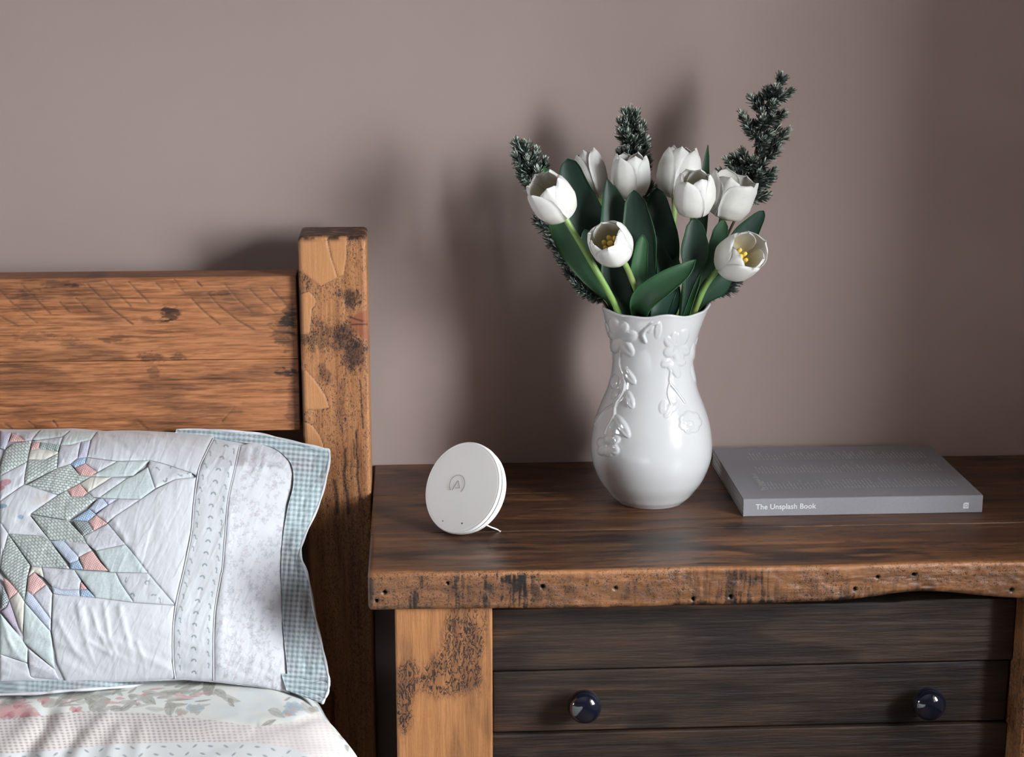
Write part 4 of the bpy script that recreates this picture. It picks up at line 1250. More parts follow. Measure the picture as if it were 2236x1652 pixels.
prof = np.vstack([np.array(vp[:2]), outer, np.array(lip), inner[1:], [(0.0002, TOP + 0.006)]])
na = 460
ang = np.linspace(0, 2 * math.pi, na, endpoint=False)
rad = np.repeat(prof[:, :1], na, 1); zz = np.repeat(prof[:, 1:], na, 1)
AA = np.broadcast_to(ang, rad.shape)
flare = sstep(ZR - 0.035, ZR + 0.002, zz)
scal = 0.0016 * np.cos(5 * AA + 1.2) + 0.0008 * np.cos(9 * AA + .5)
tip = np.exp(-(((AA + 0.10 + math.pi) % (2 * math.pi) - math.pi) / 0.16) ** 2)
tip2 = np.exp(-(((AA - math.pi - 0.1 + math.pi) % (2 * math.pi) - math.pi) / 0.2) ** 2)
zz = zz + flare * (scal + 0.0022 * tip + 0.001 * tip2)
rad = rad + flare ** 2 * (0.0022 * tip + 0.7 * scal)
wall = np.stack([VAX + rad * np.cos(AA), VAY + rad * np.sin(AA), zz], -1)
isout = np.zeros(len(prof), bool); isout[2:2 + len(outer)] = True


def z2(*p): return [(1240 + x / 3.303, 640 + y / 3.303) for x, y in p]


def relief(qx, qy):
    h = np.zeros_like(qx)
    def petal(cx_, cy_, ex, ey, w, a):
        nonlocal h
        (x0, y0), (x1, y1) = z2((cx_, cy_), (ex, ey))
        mx_, my_ = (x0 + x1) / 2, (y0 + y1) / 2
        L = math.hypot(x1 - x0, y1 - y0) / 2 + .1; t = ((x1 - x0) / (2 * L), (y1 - y0) / (2 * L)); W = w / 3.303 / 2
        u = ((qx - mx_) * t[0] + (qy - my_) * t[1]) / L; v = (-(qx - mx_) * t[1] + (qy - my_) * t[0]) / W
        q = np.clip(1 - u * u - v * v, 0, 1)
        h = np.maximum(h, a * np.sqrt(q) * (0.72 + 0.28 * np.clip(np.abs(v) * 1.6, 0, 1)) * (0.8 + .2 * u))
    def stroke(pts, w, a):
        nonlocal h
        d = d_poly(qx, qy, [tuple(p) for p in spline(np.array(z2(*pts)), 14)])
        h = np.maximum(h, a * np.sqrt(np.clip(1 - (d / (w / 3.303)) ** 2, 0, 1)))
    for e in ((315, 175), (418, 210), (505, 300), (470, 450), (300, 270), (330, 430)):
        petal(372, 325, *e, 88, 0.0038)
    petal(250, 200, 290, 320, 50, .0028); petal(270, 300, 320, 420, 44, .0026)
    stroke([(560, 350), (545, 290), (600, 230), (650, 215)], 12, .0024); petal(640, 330, 660, 200, 50, .0018); petal(580, 290, 610, 205, 44, .0018)
    stroke([(385, 420), (372, 500), (415, 620), (400, 720), (345, 800), (335, 880), (290, 960), (270, 1010)], 9, .0022)
    petal(385, 525, 490, 655, 62, .0036); petal(345, 585, 335, 690, 66, .0036); petal(370, 690, 320, 760, 48, .003); petal(420, 700, 470, 830, 66, .0034)
    petal(335, 870, 445, 1040, 74, .0040); stroke([(330, 800), (260, 850), (195, 945)], 8, .0016); petal(240, 860, 190, 950, 34, .0018)
    for e in ((215, 1060), (225, 1160), (300, 1180), (365, 1150), (372, 1030), (300, 1020)):
        petal(290, 1095, *e, 76, 0.0036)
    for e in ((700, 320), (770, 280), (860, 260), (880, 420), (810, 500), (690, 440), (760, 390)):
        petal(780, 400, *e, 80, 0.0024)
    for e in ((670, 520), (740, 560), (800, 610), (850, 500)):
        petal(750, 490, *e, 62, 0.0022)
    stroke([(740, 560), (735, 640), (780, 700), (840, 785)], 9, .0016); stroke([(735, 640), (720, 720), (745, 800)], 7, .0013)
    petal(690, 770, 680, 870, 60, .0018); petal(760, 790, 700, 900, 60, .0018); petal(800, 780, 740, 860, 40, .0014)
    for k in range(7):
        petal(880, 930, 880 + 85 * math.cos(k * .9), 930 + 85 * math.sin(k * .9), 80, 0.0022)
    for k in range(5):
        petal(870, 950, 870 + 40 * math.cos(k * 1.26 + .4), 950 + 40 * math.sin(k * 1.26 + .4), 40, 0.0030)
    petal(960, 300, 930, 420, 50, .0024); petal(920, 360, 900, 480, 50, .0024); petal(900, 520, 930, 640, 44, .002)
    for (x, y) in ((1250, 700), ):
        pass
    return h


nrm = unit(np.stack([np.cos(AA), np.sin(AA), np.zeros_like(AA)], -1))
hh = np.zeros_like(rad)
for half in (0, 1):
    W = wall.copy()
    sel = isout[:, None] & ((np.sin(AA) < 0.12) if half == 0 else (np.sin(AA) >= 0.12))
    if half:
        W[..., 0] = 2 * VAX - W[..., 0]; W[..., 1] = 2 * VAY - W[..., 1]
    qx, qy = to_px(W[sel])
    hh[sel] = relief(qx, qy)
hh *= sstep(ZR + 0.001, ZR - 0.006, zz)
wall = wall + nrm * hh[..., None]
vase = mesh('vase', wall.reshape(-1, 3), grid_faces(len(prof), na, True)[:, ::-1], M_PORC)
tag(vase, 'white porcelain vase with raised flowers standing on the nightstand', 'vase')

# ------------------------------------------------------------------ tulips
WHP, CRP, GRP, YLP = map(np.array, ((0.93, 0.925, 0.90), (0.86, 0.77, 0.52), (0.50, 0.60, 0.30), (0.72, 0.66, 0.36)))
G_TUL = 'white tulips in the vase'


def petal_mesh(H, R, close, phi, inner, rr, Bm, org, parent, lean=0.0, tipk=1.0):
    nu_, nv_ = 18, 13
    u = np.linspace(0, 1, nu_)[:, None]; v = np.linspace(-1, 1, nv_)[None, :]
    rp = np.interp(u, [0, .05, .18, .4, .62, .85, 1], [.10, .38, .78, 1.0, 1.0, (1 + close) / 2 + .02, close])
    zp = np.interp(u, [0, .05, .18, .4, .62, .85, 1], [0, .008, .10, .36, .62, .87, 1.0])
    aw = np.interp(u, [0, .15, .4, .62, .8, .92, .975, 1], [.75, .98, 1.06, 1.04, .90, .64, .36 * tipk, .05])
    k = 0.90 if inner else 1.0
    r = R * k * rp * (1 - 0.07 * v ** 2 * sstep(0.1, .6, u)) + R * (0.035 * np.exp(-(v / 0.13) ** 2) * sstep(.05, .3, u))
    r = r + R * lean * u ** 2 + R * 0.03 * (rr[0] - .5) * np.sin(v * 3 + rr[1] * 6) * u
    a = phi + aw * v * (0.95 if inner else 1.0) + 0 * u
    z = H * zp * (1.03 if inner else 1.0) * (1 + 0.05 * (rr[2] - .5)) + 0 * v - 0.03 * H * v ** 2 * u
    L = np.stack([r * np.cos(a), r * np.sin(a), z + 0 * a], -1)
    G = L @ Bm.T + org
    V, f, inn = shell(G, 0.0007)
    uu_ = np.broadcast_to(u, (nu_, nv_)).ravel(); vv_ = np.broadcast_to(v, (nu_, nv_)).ravel()
    co = mix(mix(np.broadcast_to(WHP, (len(uu_), 3)), GRP, 0.75 * sstep(.16, .0, uu_)), CRP, 0.22 * sstep(.6, .1, uu_) * np.exp(-(vv_ / .35) ** 2))
    ci = mix(np.broadcast_to(WHP, (len(uu_), 3)), CRP, 0.85 * sstep(.95, .30, uu_))
    ci = mix(ci, YLP, 0.6 * sstep(.25, .0, uu_))
    fl = 0.5 + 0.5 * np.sin(vv_ * 26 + rr[1] * 9)
    # shell side 0 lies along the grid normal, which points away from the flower's axis or towards it
    c_o = np.cross(G[5, 7] - G[5, 5], G[7, 6] - G[5, 6]) @ (G[5, 6] - org - Bm[:, 2] * ((G[5, 6] - org) @ Bm[:, 2]))
    first_is_out = c_o < 0
    cols = np.concatenate([co, ci] if first_is_out else [ci, co])
    return mesh('petal', V, f, M_PETAL, parent, cols=cols, floats={'vein': np.concatenate([fl, fl])})


Z_NECK = float(on_y(np.array(1420.0), np.array(795.0), np.array(VAY))[2])


def down_vase(rim, foot):
    """points from the vase mouth past the narrow neck to a foot (dx, dy) on the vase bottom"""
    end = np.array([VAX + foot[0], VAY + foot[1], TOP + 0.013])
    nk = rim + (end - rim) * (rim[2] - Z_NECK) / (rim[2] - end[2])
    d = nk[:2] - [VAX, VAY]
    r = np.hypot(*d)
    if r > 0.0325: nk[:2] = np.array([VAX, VAY]) + d / r * 0.0325
    return [nk, nk * 0.5 + end * 0.5, end]


STEMS = {}
FEET = {1: (-.019, -.014), 2: (-.013, .010), 3: (-.005, .003), 4: (.006, .009), 5: (.013, -.006), 6: (.023, -.001), 7: (-.004, -.016), 8: (.022, -.012),
        21: (-.026, .001), 22: (-.024, -.007), 23: (-.004, .021), 24: (.010, .020), 25: (.020, .010)}


def tulip(base, y, axis, H, R, close, roll, label, stem, lean=0.0, stamens=False, seed=0, tipk=1.0, leans=None):
    B0 = on_y(np.array(float(base[0])), np.array(float(base[1])), np.array(y))
    root = tag(empty('tulip', (VAX, VAY, TOP + 0.012)), label, 'tulip', G_TUL)
    ax = camdir(*axis)
    Bm = basis(ax, up=(0.1, 0.2, 1))
    rs = np.random.default_rng(seed)
    for k in range(6):
        ln = lean if leans is None else leans[k]
        petal_mesh(H, R, close * (0.96 if k >= 3 else 1.0), roll + (k % 3) * 2 * math.pi / 3 + (math.pi / 3 if k >= 3 else 0), k >= 3, rs.random(3), Bm, B0, root, ln, tipk)
    if stamens:
        for k in range(6):
            a = k * math.pi / 3 + roll
            p0 = np.array([.006 * math.cos(a), .006 * math.sin(a), H * .12]); p1 = np.array([.0072 * math.cos(a), .0072 * math.sin(a), H * .66])
            Q = np.array([p0 + (p1 - p0) * t for t in (0, .45, .55, .7, .85, .97, 1)]) @ Bm.T + B0
            V, f = tube_vf(Q, np.array([.0008, .0008, .0018, .0026, .0027, .0019, .0005]), 8)
            mesh('stamen', V, f, M_STAMEN, root)
        Q = np.array([[0, 0, H * t] for t in (.05, .3, .5, .6, .66)]) @ Bm.T + B0
        V, f = tube_vf(Q, np.array([.0022, .0026, .0022, .0035, .0012]), 8)
        mesh('pistil', V, f, M_STAMEN, root)
    pts = [B0 + ax * 0.003] + [on_y(np.array(float(a)), np.array(float(b)), np.array(c)) for a, b, c in stem]
    S = spline(np.array(pts + down_vase(pts[-1], FEET[seed])), 60)
    STEMS[root.name] = S
    V, f = tube_vf(S, np.interp(np.linspace(0, 1, 60), [0, .04, .1, 1], [.0042, .0034, .0031, .0040]), 12)
    t_ = np.repeat(np.linspace(0, 1, 60), 12)
    sc = mix(np.broadcast_to(np.array([0.21, 0.36, 0.095]), (len(t_), 3)), np.array([0.30, 0.46, 0.13]), sstep(.25, 0, t_))
    sc = mix(sc, np.array([0.24, 0.26, 0.09]), .6 * sstep(.5, .75, fbm(t_ * 12, t_ * 0 + seed, 220)))
    mesh('stem', V, f, M_STEM, root, cols=sc)
    return root


DKG, MDG, BRG = map(np.array, ((0.013, 0.040, 0.026), (0.020, 0.074, 0.030), (0.042, 0.150, 0.050)))


def leaf(parent, pts, widths, col, cup=0.25, roll=0.0, col2=None, tipround=False):
    """pts: (px, py, y) from the vase up to the tip; widths: full widths in px"""
    P3 = np.array([on_y(np.array(float(a)), np.array(float(b)), np.array(c)) for a, b, c in pts])
    St = STEMS[parent.name]
    P3 = np.vstack([St[np.argmin(np.abs(St[:, 2] - (ZR - 0.045)))], P3])
    widths = [9] + list(widths)
    n, k = 52, 11
    C = spline(P3, n)
    W = np.interp(np.linspace(0, 1, n), np.linspace(0, 1, len(widths)), widths)
    dep = -((C - CAM) @ ROT)[:, 2]
    W = np.convolve(np.pad(W, 3, 'edge'), np.ones(7) / 7, 'valid') * dep / F / 2
    W[-1] = 0.0003; W[-2] *= (.75 if tipround else .55); W[-3] *= (.92 if tipround else .8)
    T = unit(np.gradient(C, axis=0))
    view = unit(CAM - C)
    S = unit(np.cross(T, view))
    Nn = unit(np.cross(S, T))
    rl = roll if np.ndim(roll) else np.full(n, roll)
    rl = np.interp(np.linspace(0, 1, n), np.linspace(0, 1, len(rl)), rl)
    S2 = S * np.cos(rl)[:, None] + Nn * np.sin(rl)[:, None]
    N2 = -S * np.sin(rl)[:, None] + Nn * np.cos(rl)[:, None]
    s = np.linspace(-1, 1, k)
    wav = 0.10 * np.sin(np.linspace(0, 9, n) + pts[0][0])[:, None] * s[None] ** 3
    G = C[:, None] + (W / np.cos(rl))[:, None, None] * s[None, :, None] * S2[:, None] + (W[:, None] * (cup * s[None] ** 2 + wav))[..., None] * N2[:, None]
    V, f, inn = shell(G, 0.0009)
    ss = np.broadcast_to(s, (n, k)).ravel(); tt = np.repeat(np.linspace(0, 1, n), k)
    c = mix(np.broadcast_to(np.array(col), (n * k, 3)), np.array(col if col2 is None else col2), tt)
    c = mix(c, BRG * 1.2, 0.45 * sstep(.93, 1.0, np.abs(ss)))
    c = c * (0.72 + 0.28 * vnoise(ss * 9 + 3, tt * 3, 230) + 0.28 * vnoise(ss * 24 + 9, tt * 2, 40))[:, None]
    fl = 0.5 + 0.5 * np.sin(ss * 30)
    mesh('leaf', V, f, M_LEAF, parent, cols=np.concatenate([c, c]), floats={'vein': np.concatenate([fl, fl])})


YA = VAY
T1 = tulip((1229, 468), YA - .045, (-.46, .60, .62), .049, .0235, .80, 0.4, 'white tulip on a long bare stem arching out beside the small conifer tip', [(1258, 515, YA - .047), (1296, 580, YA - .046), (1330, 640, YA - .037), (1352, 690, YA - .025)], seed=1)
T2 = tulip((1306, 432, ), YA + .03, (-.30, .95, -.05), .052, .0165, .55, 1.2, 'slender half hidden white tulip behind a broad dark leaf', [(1325, 500, YA + .03), (1350, 600, YA + .02), (1372, 690, YA + .012)], seed=2, leans=[.28, -.05, .05, 0, 0, 0])
T3 = tulip((1374, 433), YA + .015, (0.0, .93, .30), .047, .0215, .78, 2.2, 'cream tinged upright white tulip below the middle conifer tip', [(1378, 500, YA + .015), (1390, 600, YA + .01), (1395, 690, YA + .005)], seed=3, tipk=.6)
T4 = tulip((1473, 432), YA + .02, (.16, .95, .20), .054, .0240, .66, 0.9, 'tall white tulip standing behind a smaller tulip and a pointed leaf', [(1470, 500, YA + .02), (1455, 600, YA + .015), (1440, 690, YA + .01)], seed=4)
T5 = tulip((1514, 466), YA - .038, (-.03, .80, .55), .046, .0220, .72, 0.15, 'white tulip overlapping the tall tulip, its cream throat showing', [(1511, 515, YA - .024), (1503, 610, YA - .015), (1474, 690, YA - .009)], seed=5)
T6 = tulip((1578, 474), YA + .004, (.30, .86, .36), .047, .0255, .95, 0.5, 'widest open white tulip below the tallest conifer sprig', [(1562, 530, YA + .003), (1535, 610, YA - .001), (1505, 690, YA - .004)], seed=6, lean=.06)
T7 = tulip((1350, 556), YA - .06, (-.38, .42, .80), .042, .0225, .80, 1.0, 'small white tulip low in front showing yellow stamens above a curled leaf', [(1366, 578, YA - .052), (1384, 620, YA - .044), (1398, 655, YA - .036), (1408, 695, YA - .026)], seed=7, stamens=True)
T8 = tulip((1585, 580), YA - .05, (.48, .32, .80), .044, .0235, .84, 2.6, 'white tulip with drooping lower petals and stamens near the vase lip', [(1572, 585, YA - .04), (1545, 617, YA - .034), (1528, 650, YA - .03), (1512, 695, YA - .02)], seed=8, stamens=True, leans=[.10, .05, .30, .02, .02, .12])

leaf(T1, [(1354, 700, YA - 0.0145), (1334, 655, YA - 0.0228), (1290, 600, YA - 0.0291), (1245, 535, YA - 0.0294), (1212, 460, YA - 0.0257), (1188, 362, YA - 0.0160)], [6, 17, 46, 54, 40, 14], MDG, .3, [0, .2, .4, .4, .3], BRG * .8)
leaf(T2, [(1379, 700, YA + 0.0048), (1349, 620, YA + 0.0066), (1300, 520, YA + 0.0145), (1262, 430, YA + 0.0183), (1240, 346, YA + 0.0182)], [7, 41, 100, 74, 36], DKG, .25, .15, None, True)
leaf(T2, [(1362, 700, YA + 0.0056), (1342, 645, YA + 0.0011), (1306, 585, YA - 0.0035), (1276, 500, YA + 0.0000)], [8, 29, 60, 24], DKG, .2, .2)
leaf(T3, [(1397, 700, YA - 0.0060), (1381, 620, YA - 0.0084), (1352, 500, YA - 0.0048), (1325, 388, YA + 0.0008)], [6, 42, 92, 10], DKG, .25, -.1)
leaf(T3, [(1402, 700, YA - 0.0150), (1402, 620, YA - 0.0220), (1396, 520, YA - 0.0230), (1384, 415, YA - 0.0199)], [13, 52, 80, 34], DKG, .2, .15)
leaf(T3, [(1422, 640, YA + 0.0001), (1412, 520, YA + 0.0065), (1418, 460, YA + 0.0069), (1436, 418, YA + 0.0092)], [14, 22, 20, 5], MDG, .3, -.4, BRG)
leaf(T4, [(1448, 700, YA - 0.0060), (1446, 620, YA - 0.0060), (1442, 520, YA - 0.0010), (1434, 410, YA - 0.0020)], [30, 70, 86, 30], DKG, .25, .1, None, True)
leaf(T4, [(1516, 640, YA + 0.0129), (1531, 520, YA + 0.0186), (1538, 420, YA + 0.0243), (1546, 316, YA + 0.0281)], [11, 22, 26, 4], DKG * 1.1, .3, .25, MDG * .9)
leaf(T5, [(1455, 700, YA - 0.0160), (1462, 650, YA - 0.0200), (1450, 580, YA - 0.0180), (1430, 512, YA - 0.0160)], [30, 46, 42, 6], DKG * 1.2, .35, -.25)
leaf(T5, [(1486, 700, YA - 0.0380), (1506, 620, YA - 0.0465), (1518, 548, YA - 0.0470), (1517, 475, YA - 0.0405)], [2, 20, 66, 26], DKG * 1.05, .3, .1)
leaf(T6, [(1495, 700, YA - 0.0132), (1532, 610, YA - 0.0183), (1565, 540, YA - 0.0214), (1580, 478, YA - 0.0225)], [11, 29, 40, 20], MDG, .2, -.2)
leaf(T6, [(1504, 700, YA - 0.0086), (1539, 630, YA - 0.0132), (1566, 550, YA - 0.0117), (1568, 488, YA - 0.0063)], [14, 37, 46, 12], MDG, .35, .3, DKG * 1.3)
leaf(T8, [(1519, 700, YA - 0.0090), (1561, 610, YA - 0.0020), (1622, 520, YA + 0.0011), (1668, 460, YA + 0.0002)], [7, 26, 58, 16], DKG * 1.2, .25, -.15, None, True)
leaf(T8, [(1512, 690, YA - 0.0156), (1535, 655, YA - 0.0218), (1572, 622, YA - 0.0239), (1604, 582, YA - 0.0221)], [3, 21, 46, 12], MDG * .9, .25, -.2, DKG * 1.4)
leaf(T7, [(1402, 690, YA - 0.0204), (1399, 650, YA - 0.0278), (1393, 590, YA - 0.0332), (1404, 512, YA - 0.0326)], [8, 19, 38, 22], MDG * 1.1, .4, -.35, BRG * .7)
leaf(T7, [(1406, 712, YA - 0.0180), (1396, 686, YA - 0.0344), (1406, 656, YA - 0.0528), (1446, 624, YA - 0.0632), (1490, 594, YA - 0.0636), (1519, 566, YA - 0.0581)], [14, 33, 56, 52, 38, 6], BRG * .62, .35, [-.3, -.2, .25, .35, .2], MDG)
leaf(T5, [(1490, 705, YA - 0.0342), (1500, 660, YA - 0.0399), (1512, 610, YA - 0.0376), (1524, 555, YA - 0.0312)], [18, 29, 40, 16], BRG * .85, .35, .2, MDG)
leaf(T5, [(1440, 705, YA - 0.0340), (1446, 660, YA - 0.0360), (1466, 610, YA - 0.0300), (1480, 560, YA - 0.0240)], [30, 46, 40, 10], DKG * 1.4, .2, 0)
leaf(T1, [(1370, 705, YA - 0.0120), (1355, 650, YA - 0.0160), (1340, 590, YA - 0.0140), (1330, 520, YA - 0.0100)], [40, 64, 60, 14], DKG, .2, 0)

# ------------------------------------------------------------------ conifer sprigs
PALE, NDK, NMD = map(np.array, ((0.60, 0.67, 0.58), (0.022, 0.036, 0.032), (0.075, 0.105, 0.090)))


def sprig(label, axis, twigs, seed, pale=0.35, nlen=21.0):
    """axis: (px, py, y) polyline from the vase to the tip; twigs: (start px, py, end px, py, dy)"""
    rs = np.random.default_rng(seed)
    A3 = np.array([on_y(np.array(float(a)), np.array(float(b)), np.array(c)) for a, b, c in axis])
    root = tag(empty('conifer_sprig', (VAX, VAY, TOP + 0.012)), label, 'sprig', 'conifer sprigs in the vase')
    S = spline(np.vstack([down_vase(A3[0], FEET[seed])[::-1], A3]), 50)
    V, f = tube_vf(S, np.linspace(.0022, .0008, 50), 7)
    mesh('stem', V, f, M_TWIG, root)
    ax_px = np.array([(a, b) for a, b, c in axis], float); ax_y = np.array([c for a, b, c in axis])
    for x0, y0, x1, y1, dy in twigs:
        # depth of the twig's foot from the stem it grows on
        i = np.argmin(np.hypot(ax_px[:, 0] - x0, ax_px[:, 1] - y0))
        a3 = S[np.argmin(np.linalg.norm(np.array(to_px(S)).T - np.array([x0, y0]), axis=1))]
        b3 = on_y(np.array(float(x1)), np.array(float(y1)), np.array(ax_y[i] + dy))
        L = np.linalg.norm(b3 - a3)
        sag = np.array([0, 0, -0.12 * L])
        Q = np.array([a3 + (b3 - a3) * t + sag * math.sin(t * math.pi) * 0.8 for t in np.linspace(0, 1, 9)])
        br = empty('branchlet', a3)
        adopt(br, root); br.location = tuple(a3)
        V, f = tube_vf(Q, np.linspace(.0009, .0006, 9), 5)
        mesh('twig', V, f, M_TWIG, br)
        T, N1, N2 = frames(Q)
        nn = int(90 + L * 3600)
        t = np.sort(rs.uniform(0.12, 1.0, nn)) ** 0.85
        i0 = np.clip((t * 8).astype(int), 0, 7); fr = (t * 8 - i0)[:, None]
        Pn = Q[i0] * (1 - fr) + Q[i0 + 1] * fr
        Tn = T[i0]
        ph = rs.uniform(0, 2 * math.pi, nn)
        rd = np.cos(ph)[:, None] * N1[i0] + np.sin(ph)[:, None] * N2[i0]
        tipf = sstep(.78, 1.0, t)
        el = np.interp(t, [0, .7, 1], [1.0, .85, .55])[:, None] + rs.normal(0, .14, nn)[:, None]
        D = unit(Tn * np.cos(el) + rd * np.sin(el))
        ln = (nlen * 1.95 / F) * rs.uniform(.65, 1.1, nn) * (1 - 0.25 * tipf)
        side = unit(np.cross(D, rd + rs.normal(0, .3, (nn, 3)))); 
        bend = Tn * 0.22
        w = 0.00062
        p0 = Pn; p1 = Pn + D * (ln * .5)[:, None]; p2 = p1 + unit(D + bend) * (ln * .38)[:, None]; p3 = p2 + unit(D + 2 * bend) * (ln * .14)[:, None]
        nm = np.cross(side, D) * w * .7
        V = np.stack([p0 + side * w * .6, p0 - side * w * .6, p1 + side * w, p1 - side * w, p1 + nm, p2 + side * w * .9, p2 - side * w * .9, p3], 1).reshape(-1, 3)
        b = (np.arange(nn) * 8)[:, None]
        tri = np.concatenate([b + np.array([[0, 2, 4]]), b + np.array([[0, 4, 1]]), b + np.array([[1, 4, 3]]), b + np.array([[2, 5, 4]]), b + np.array([[4, 5, 6]]), b + np.array([[4, 6, 3]]), b + np.array([[5, 7, 6]])])
        pl = (rs.random(nn) < pale * (0.55 + 1.5 * tipf)).astype(float)
        c = mix(mix(np.broadcast_to(NDK, (nn, 3)), NMD, rs.random(nn)), PALE, pl * rs.uniform(.5, 1, nn) + .10 * tipf)
        o = mesh('needles', V, tri, M_NEEDLE, br, cols=np.repeat(c, 8, 0))
        o['kind'] = 'stuff'


yb_ = YA + .046
sprig('small conifer tip rising behind the tulip with the long bare stem', [(1340, 702, YA + .0), (1321, 664, YA + .002), (1285, 622, YA + .006), (1235, 566, YA + .008), (1200, 500, YA + .01), (1178, 430, YA + .01), (1160, 385, YA + .01), (1142, 345, YA + .01), (1130, 314, YA + .01)],
      [(1142, 345, 1128, 309, 0), (1150, 360, 1150, 313, -.006), (1160, 385, 1170, 327, 0), (1172, 410, 1190, 350, .004), (1150, 365, 1126, 338, -.004), (1160, 385, 1134, 360, -.004), (1165, 400, 1138, 382, 0), (1160, 390, 1155, 345, -.01), (1172, 415, 1176, 372, -.01), (1180, 430, 1155, 402, -.006),
       (1205, 510, 1174, 476, -.004), (1212, 520, 1196, 474, -.008), (1220, 545, 1196, 515, .002), (1238, 575, 1213, 530, -.006), (1245, 590, 1222, 560, -.002), (1252, 600, 1240, 560, -.008)], 21, .38)
sprig('low dark conifer sprig hanging out over the vase rim', [(1352, 702, YA - .010), (1334, 658, YA - .013), (1306, 638, YA - .013), (1270, 618, YA - .011), (1243, 595, YA - .010)],
      [(1275, 632, 1234, 590, 0), (1300, 660, 1250, 612, -.01), (1312, 652, 1268, 636, -.004), (1322, 652, 1290, 648, .0), (1290, 650, 1262, 594, .006), (1306, 648, 1290, 616, .004)], 22, .10, 17)
sprig('middle conifer tip rising straight up behind the cream tinged tulip', [(1400, 690, YA + .03), (1392, 560, YA + .045), (1384, 440, YA + .060), (1380, 360, YA + .060), (1377, 300, YA + .060), (1376, 255, YA + .060)],
      [(1378, 300, 1376, 238, 0), (1378, 290, 1364, 243, 0), (1378, 295, 1391, 246, -.004), (1379, 310, 1356, 262, 0), (1379, 315, 1405, 272, 0), (1379, 330, 1355, 288, -.004), (1380, 335, 1400, 285, -.012), (1380, 345, 1410, 305, 0), (1381, 365, 1413, 322, -.004), (1381, 365, 1354, 331, 0), (1380, 350, 1372, 290, -.014), (1381, 360, 1385, 305, -.014),
       (1381, 365, 1370, 325, -.012), (1381, 370, 1395, 330, -.012), (1384, 430, 1416, 348, 0), (1386, 470, 1422, 404, 0), (1388, 490, 1438, 410, 0)], 23, .30)
z4 = lambda x, y: (1540 + x / 5.327, 150 + y / 5.327)
rt = []
for a, b, d in (((830, 200), (890, 95), 0), ((800, 330), (990, 262), 0), ((750, 420), (720, 250), 0), ((780, 330), (825, 235), -.012), ((760, 420), (885, 300), -.008), ((720, 520), (785, 410), -.016), ((700, 600), (905, 525), -.006), ((640, 520), (540, 345), 0), ((660, 480), (620, 340), .01), ((560, 820), (425, 520), 0), ((580, 800), (470, 600), -.012),
                ((650, 700), (670, 510), -.014), ((650, 720), (675, 590), -.02), ((630, 920), (660, 820), -.02), ((610, 1020), (965, 715), 0), ((640, 900), (850, 690), .01), ((560, 1120), (850, 935), -.006), ((480, 1200), (335, 1010), 0), ((460, 1220), (250, 1050), 0), ((440, 1260), (160, 1205), 0), ((460, 1230), (330, 1185), -.012), ((540, 1160), (560, 1060), -.02),
                ((500, 1250), (690, 1100), -.01), ((480, 1330), (800, 1185), -.004), ((460, 1400), (780, 1270), 0), ((430, 1500), (720, 1465), 0), ((620, 850), (560, 640), .004), ((690, 620), (780, 560), -.01), ((480, 1150), (430, 960), .008), ((600, 1000), (700, 860), -.012), ((640, 800), (740, 760), -.006), ((470, 1300), (620, 1200), -.014), ((520, 1130), (460, 1080), -.012)):
    rt.append((*z4(*a), *z4(*b), d))
sprig('tallest branching conifer sprig rising behind the widest open tulip', [(1470, 690, YA + .02), (1540, 600, YA + .028), (1600, 490, YA + .034), (1628, 420, yb_), (1645, 350, yb_), (1658, 300, yb_), (1672, 245, yb_), (1690, 200, yb_), (1704, 175, yb_)], rt, 24, .36)
sprig('thin low conifer twig poking out below the drooping tulip', [(1494, 702, YA + .008), (1523, 646, YA + .006), (1556, 632, YA + .006), (1590, 622, YA + .002), (1616, 602, YA + .002)],
      [(1585, 628, 1622, 598, 0), (1560, 648, 1600, 630, 0), (1545, 650, 1572, 636, -.004), (1530, 648, 1552, 636, 0), (1526, 650, 1550, 646, .004)], 25, .12)

# ------------------------------------------------------------------ round sensor
nS = camdir(-.575, .26, .776)
upv = np.array([0, 0, 1.0]); uS = unit(upv - nS * (upv @ nS)); sS = np.cross(uS, nS)
RS, TS = 101.5 * 1.88 / F, 0.0178
RB = RS * 0.985
zc = TOP + TS * nS[2] + RB * 0.965 * uS[2] - 0.0006
CS = on_z(np.array(1009.0), np.array(1064.0), zc)
BS = np.stack([sS, uS, nS], 1)
sen = tag(empty('sensor', (CS[0], CS[1], TOP)), 'round white disc shaped air sensor propped on the nightstand', 'sensor')


def turned(name, prof, mat, n=96):
    V, f = lathe_vf(prof, n)
    return mesh(name, V @ BS.T + CS, f, mat, sen)


turned('front_cover', [(0.0002, -.0036), (RS - .0030, -.0036), (RS - .0008, -.0034), (RS, -.0026), (RS, -.0014), (RS - .0004, -.0006), (RS - .0012, -.0001), (RS - .0021, 0.0), (RS - .0024, -.00022), (RS - .0028, -.00003), (RS - .0040, 0.0), (RS * .5, .0002), (0.0002, .0003)], M_PLAS)
turned('groove', [(0.0002, -.0054), (RS - .0010, -.0054), (RS - .0009, -.0034), (0.0002, -.0032)], M_GROOVE)
turned('back_shell', [(0.0002, -TS), (RB * .86, -TS), (RB * .93, -TS + .0012), (RB * .965, -TS + .004), (RB * .99, -.009), (RS - .0004, -.0066), (RS - .0008, -.0052), (0.0002, -.0050)], M_PLAS)


def face_pt(px, py, off=0.0005):
    d = ray(np.array(float(px)), np.array(float(py)))
    t = ((CS + nS * off - CAM) @ nS) / (d @ nS)
    return CAM + d * t


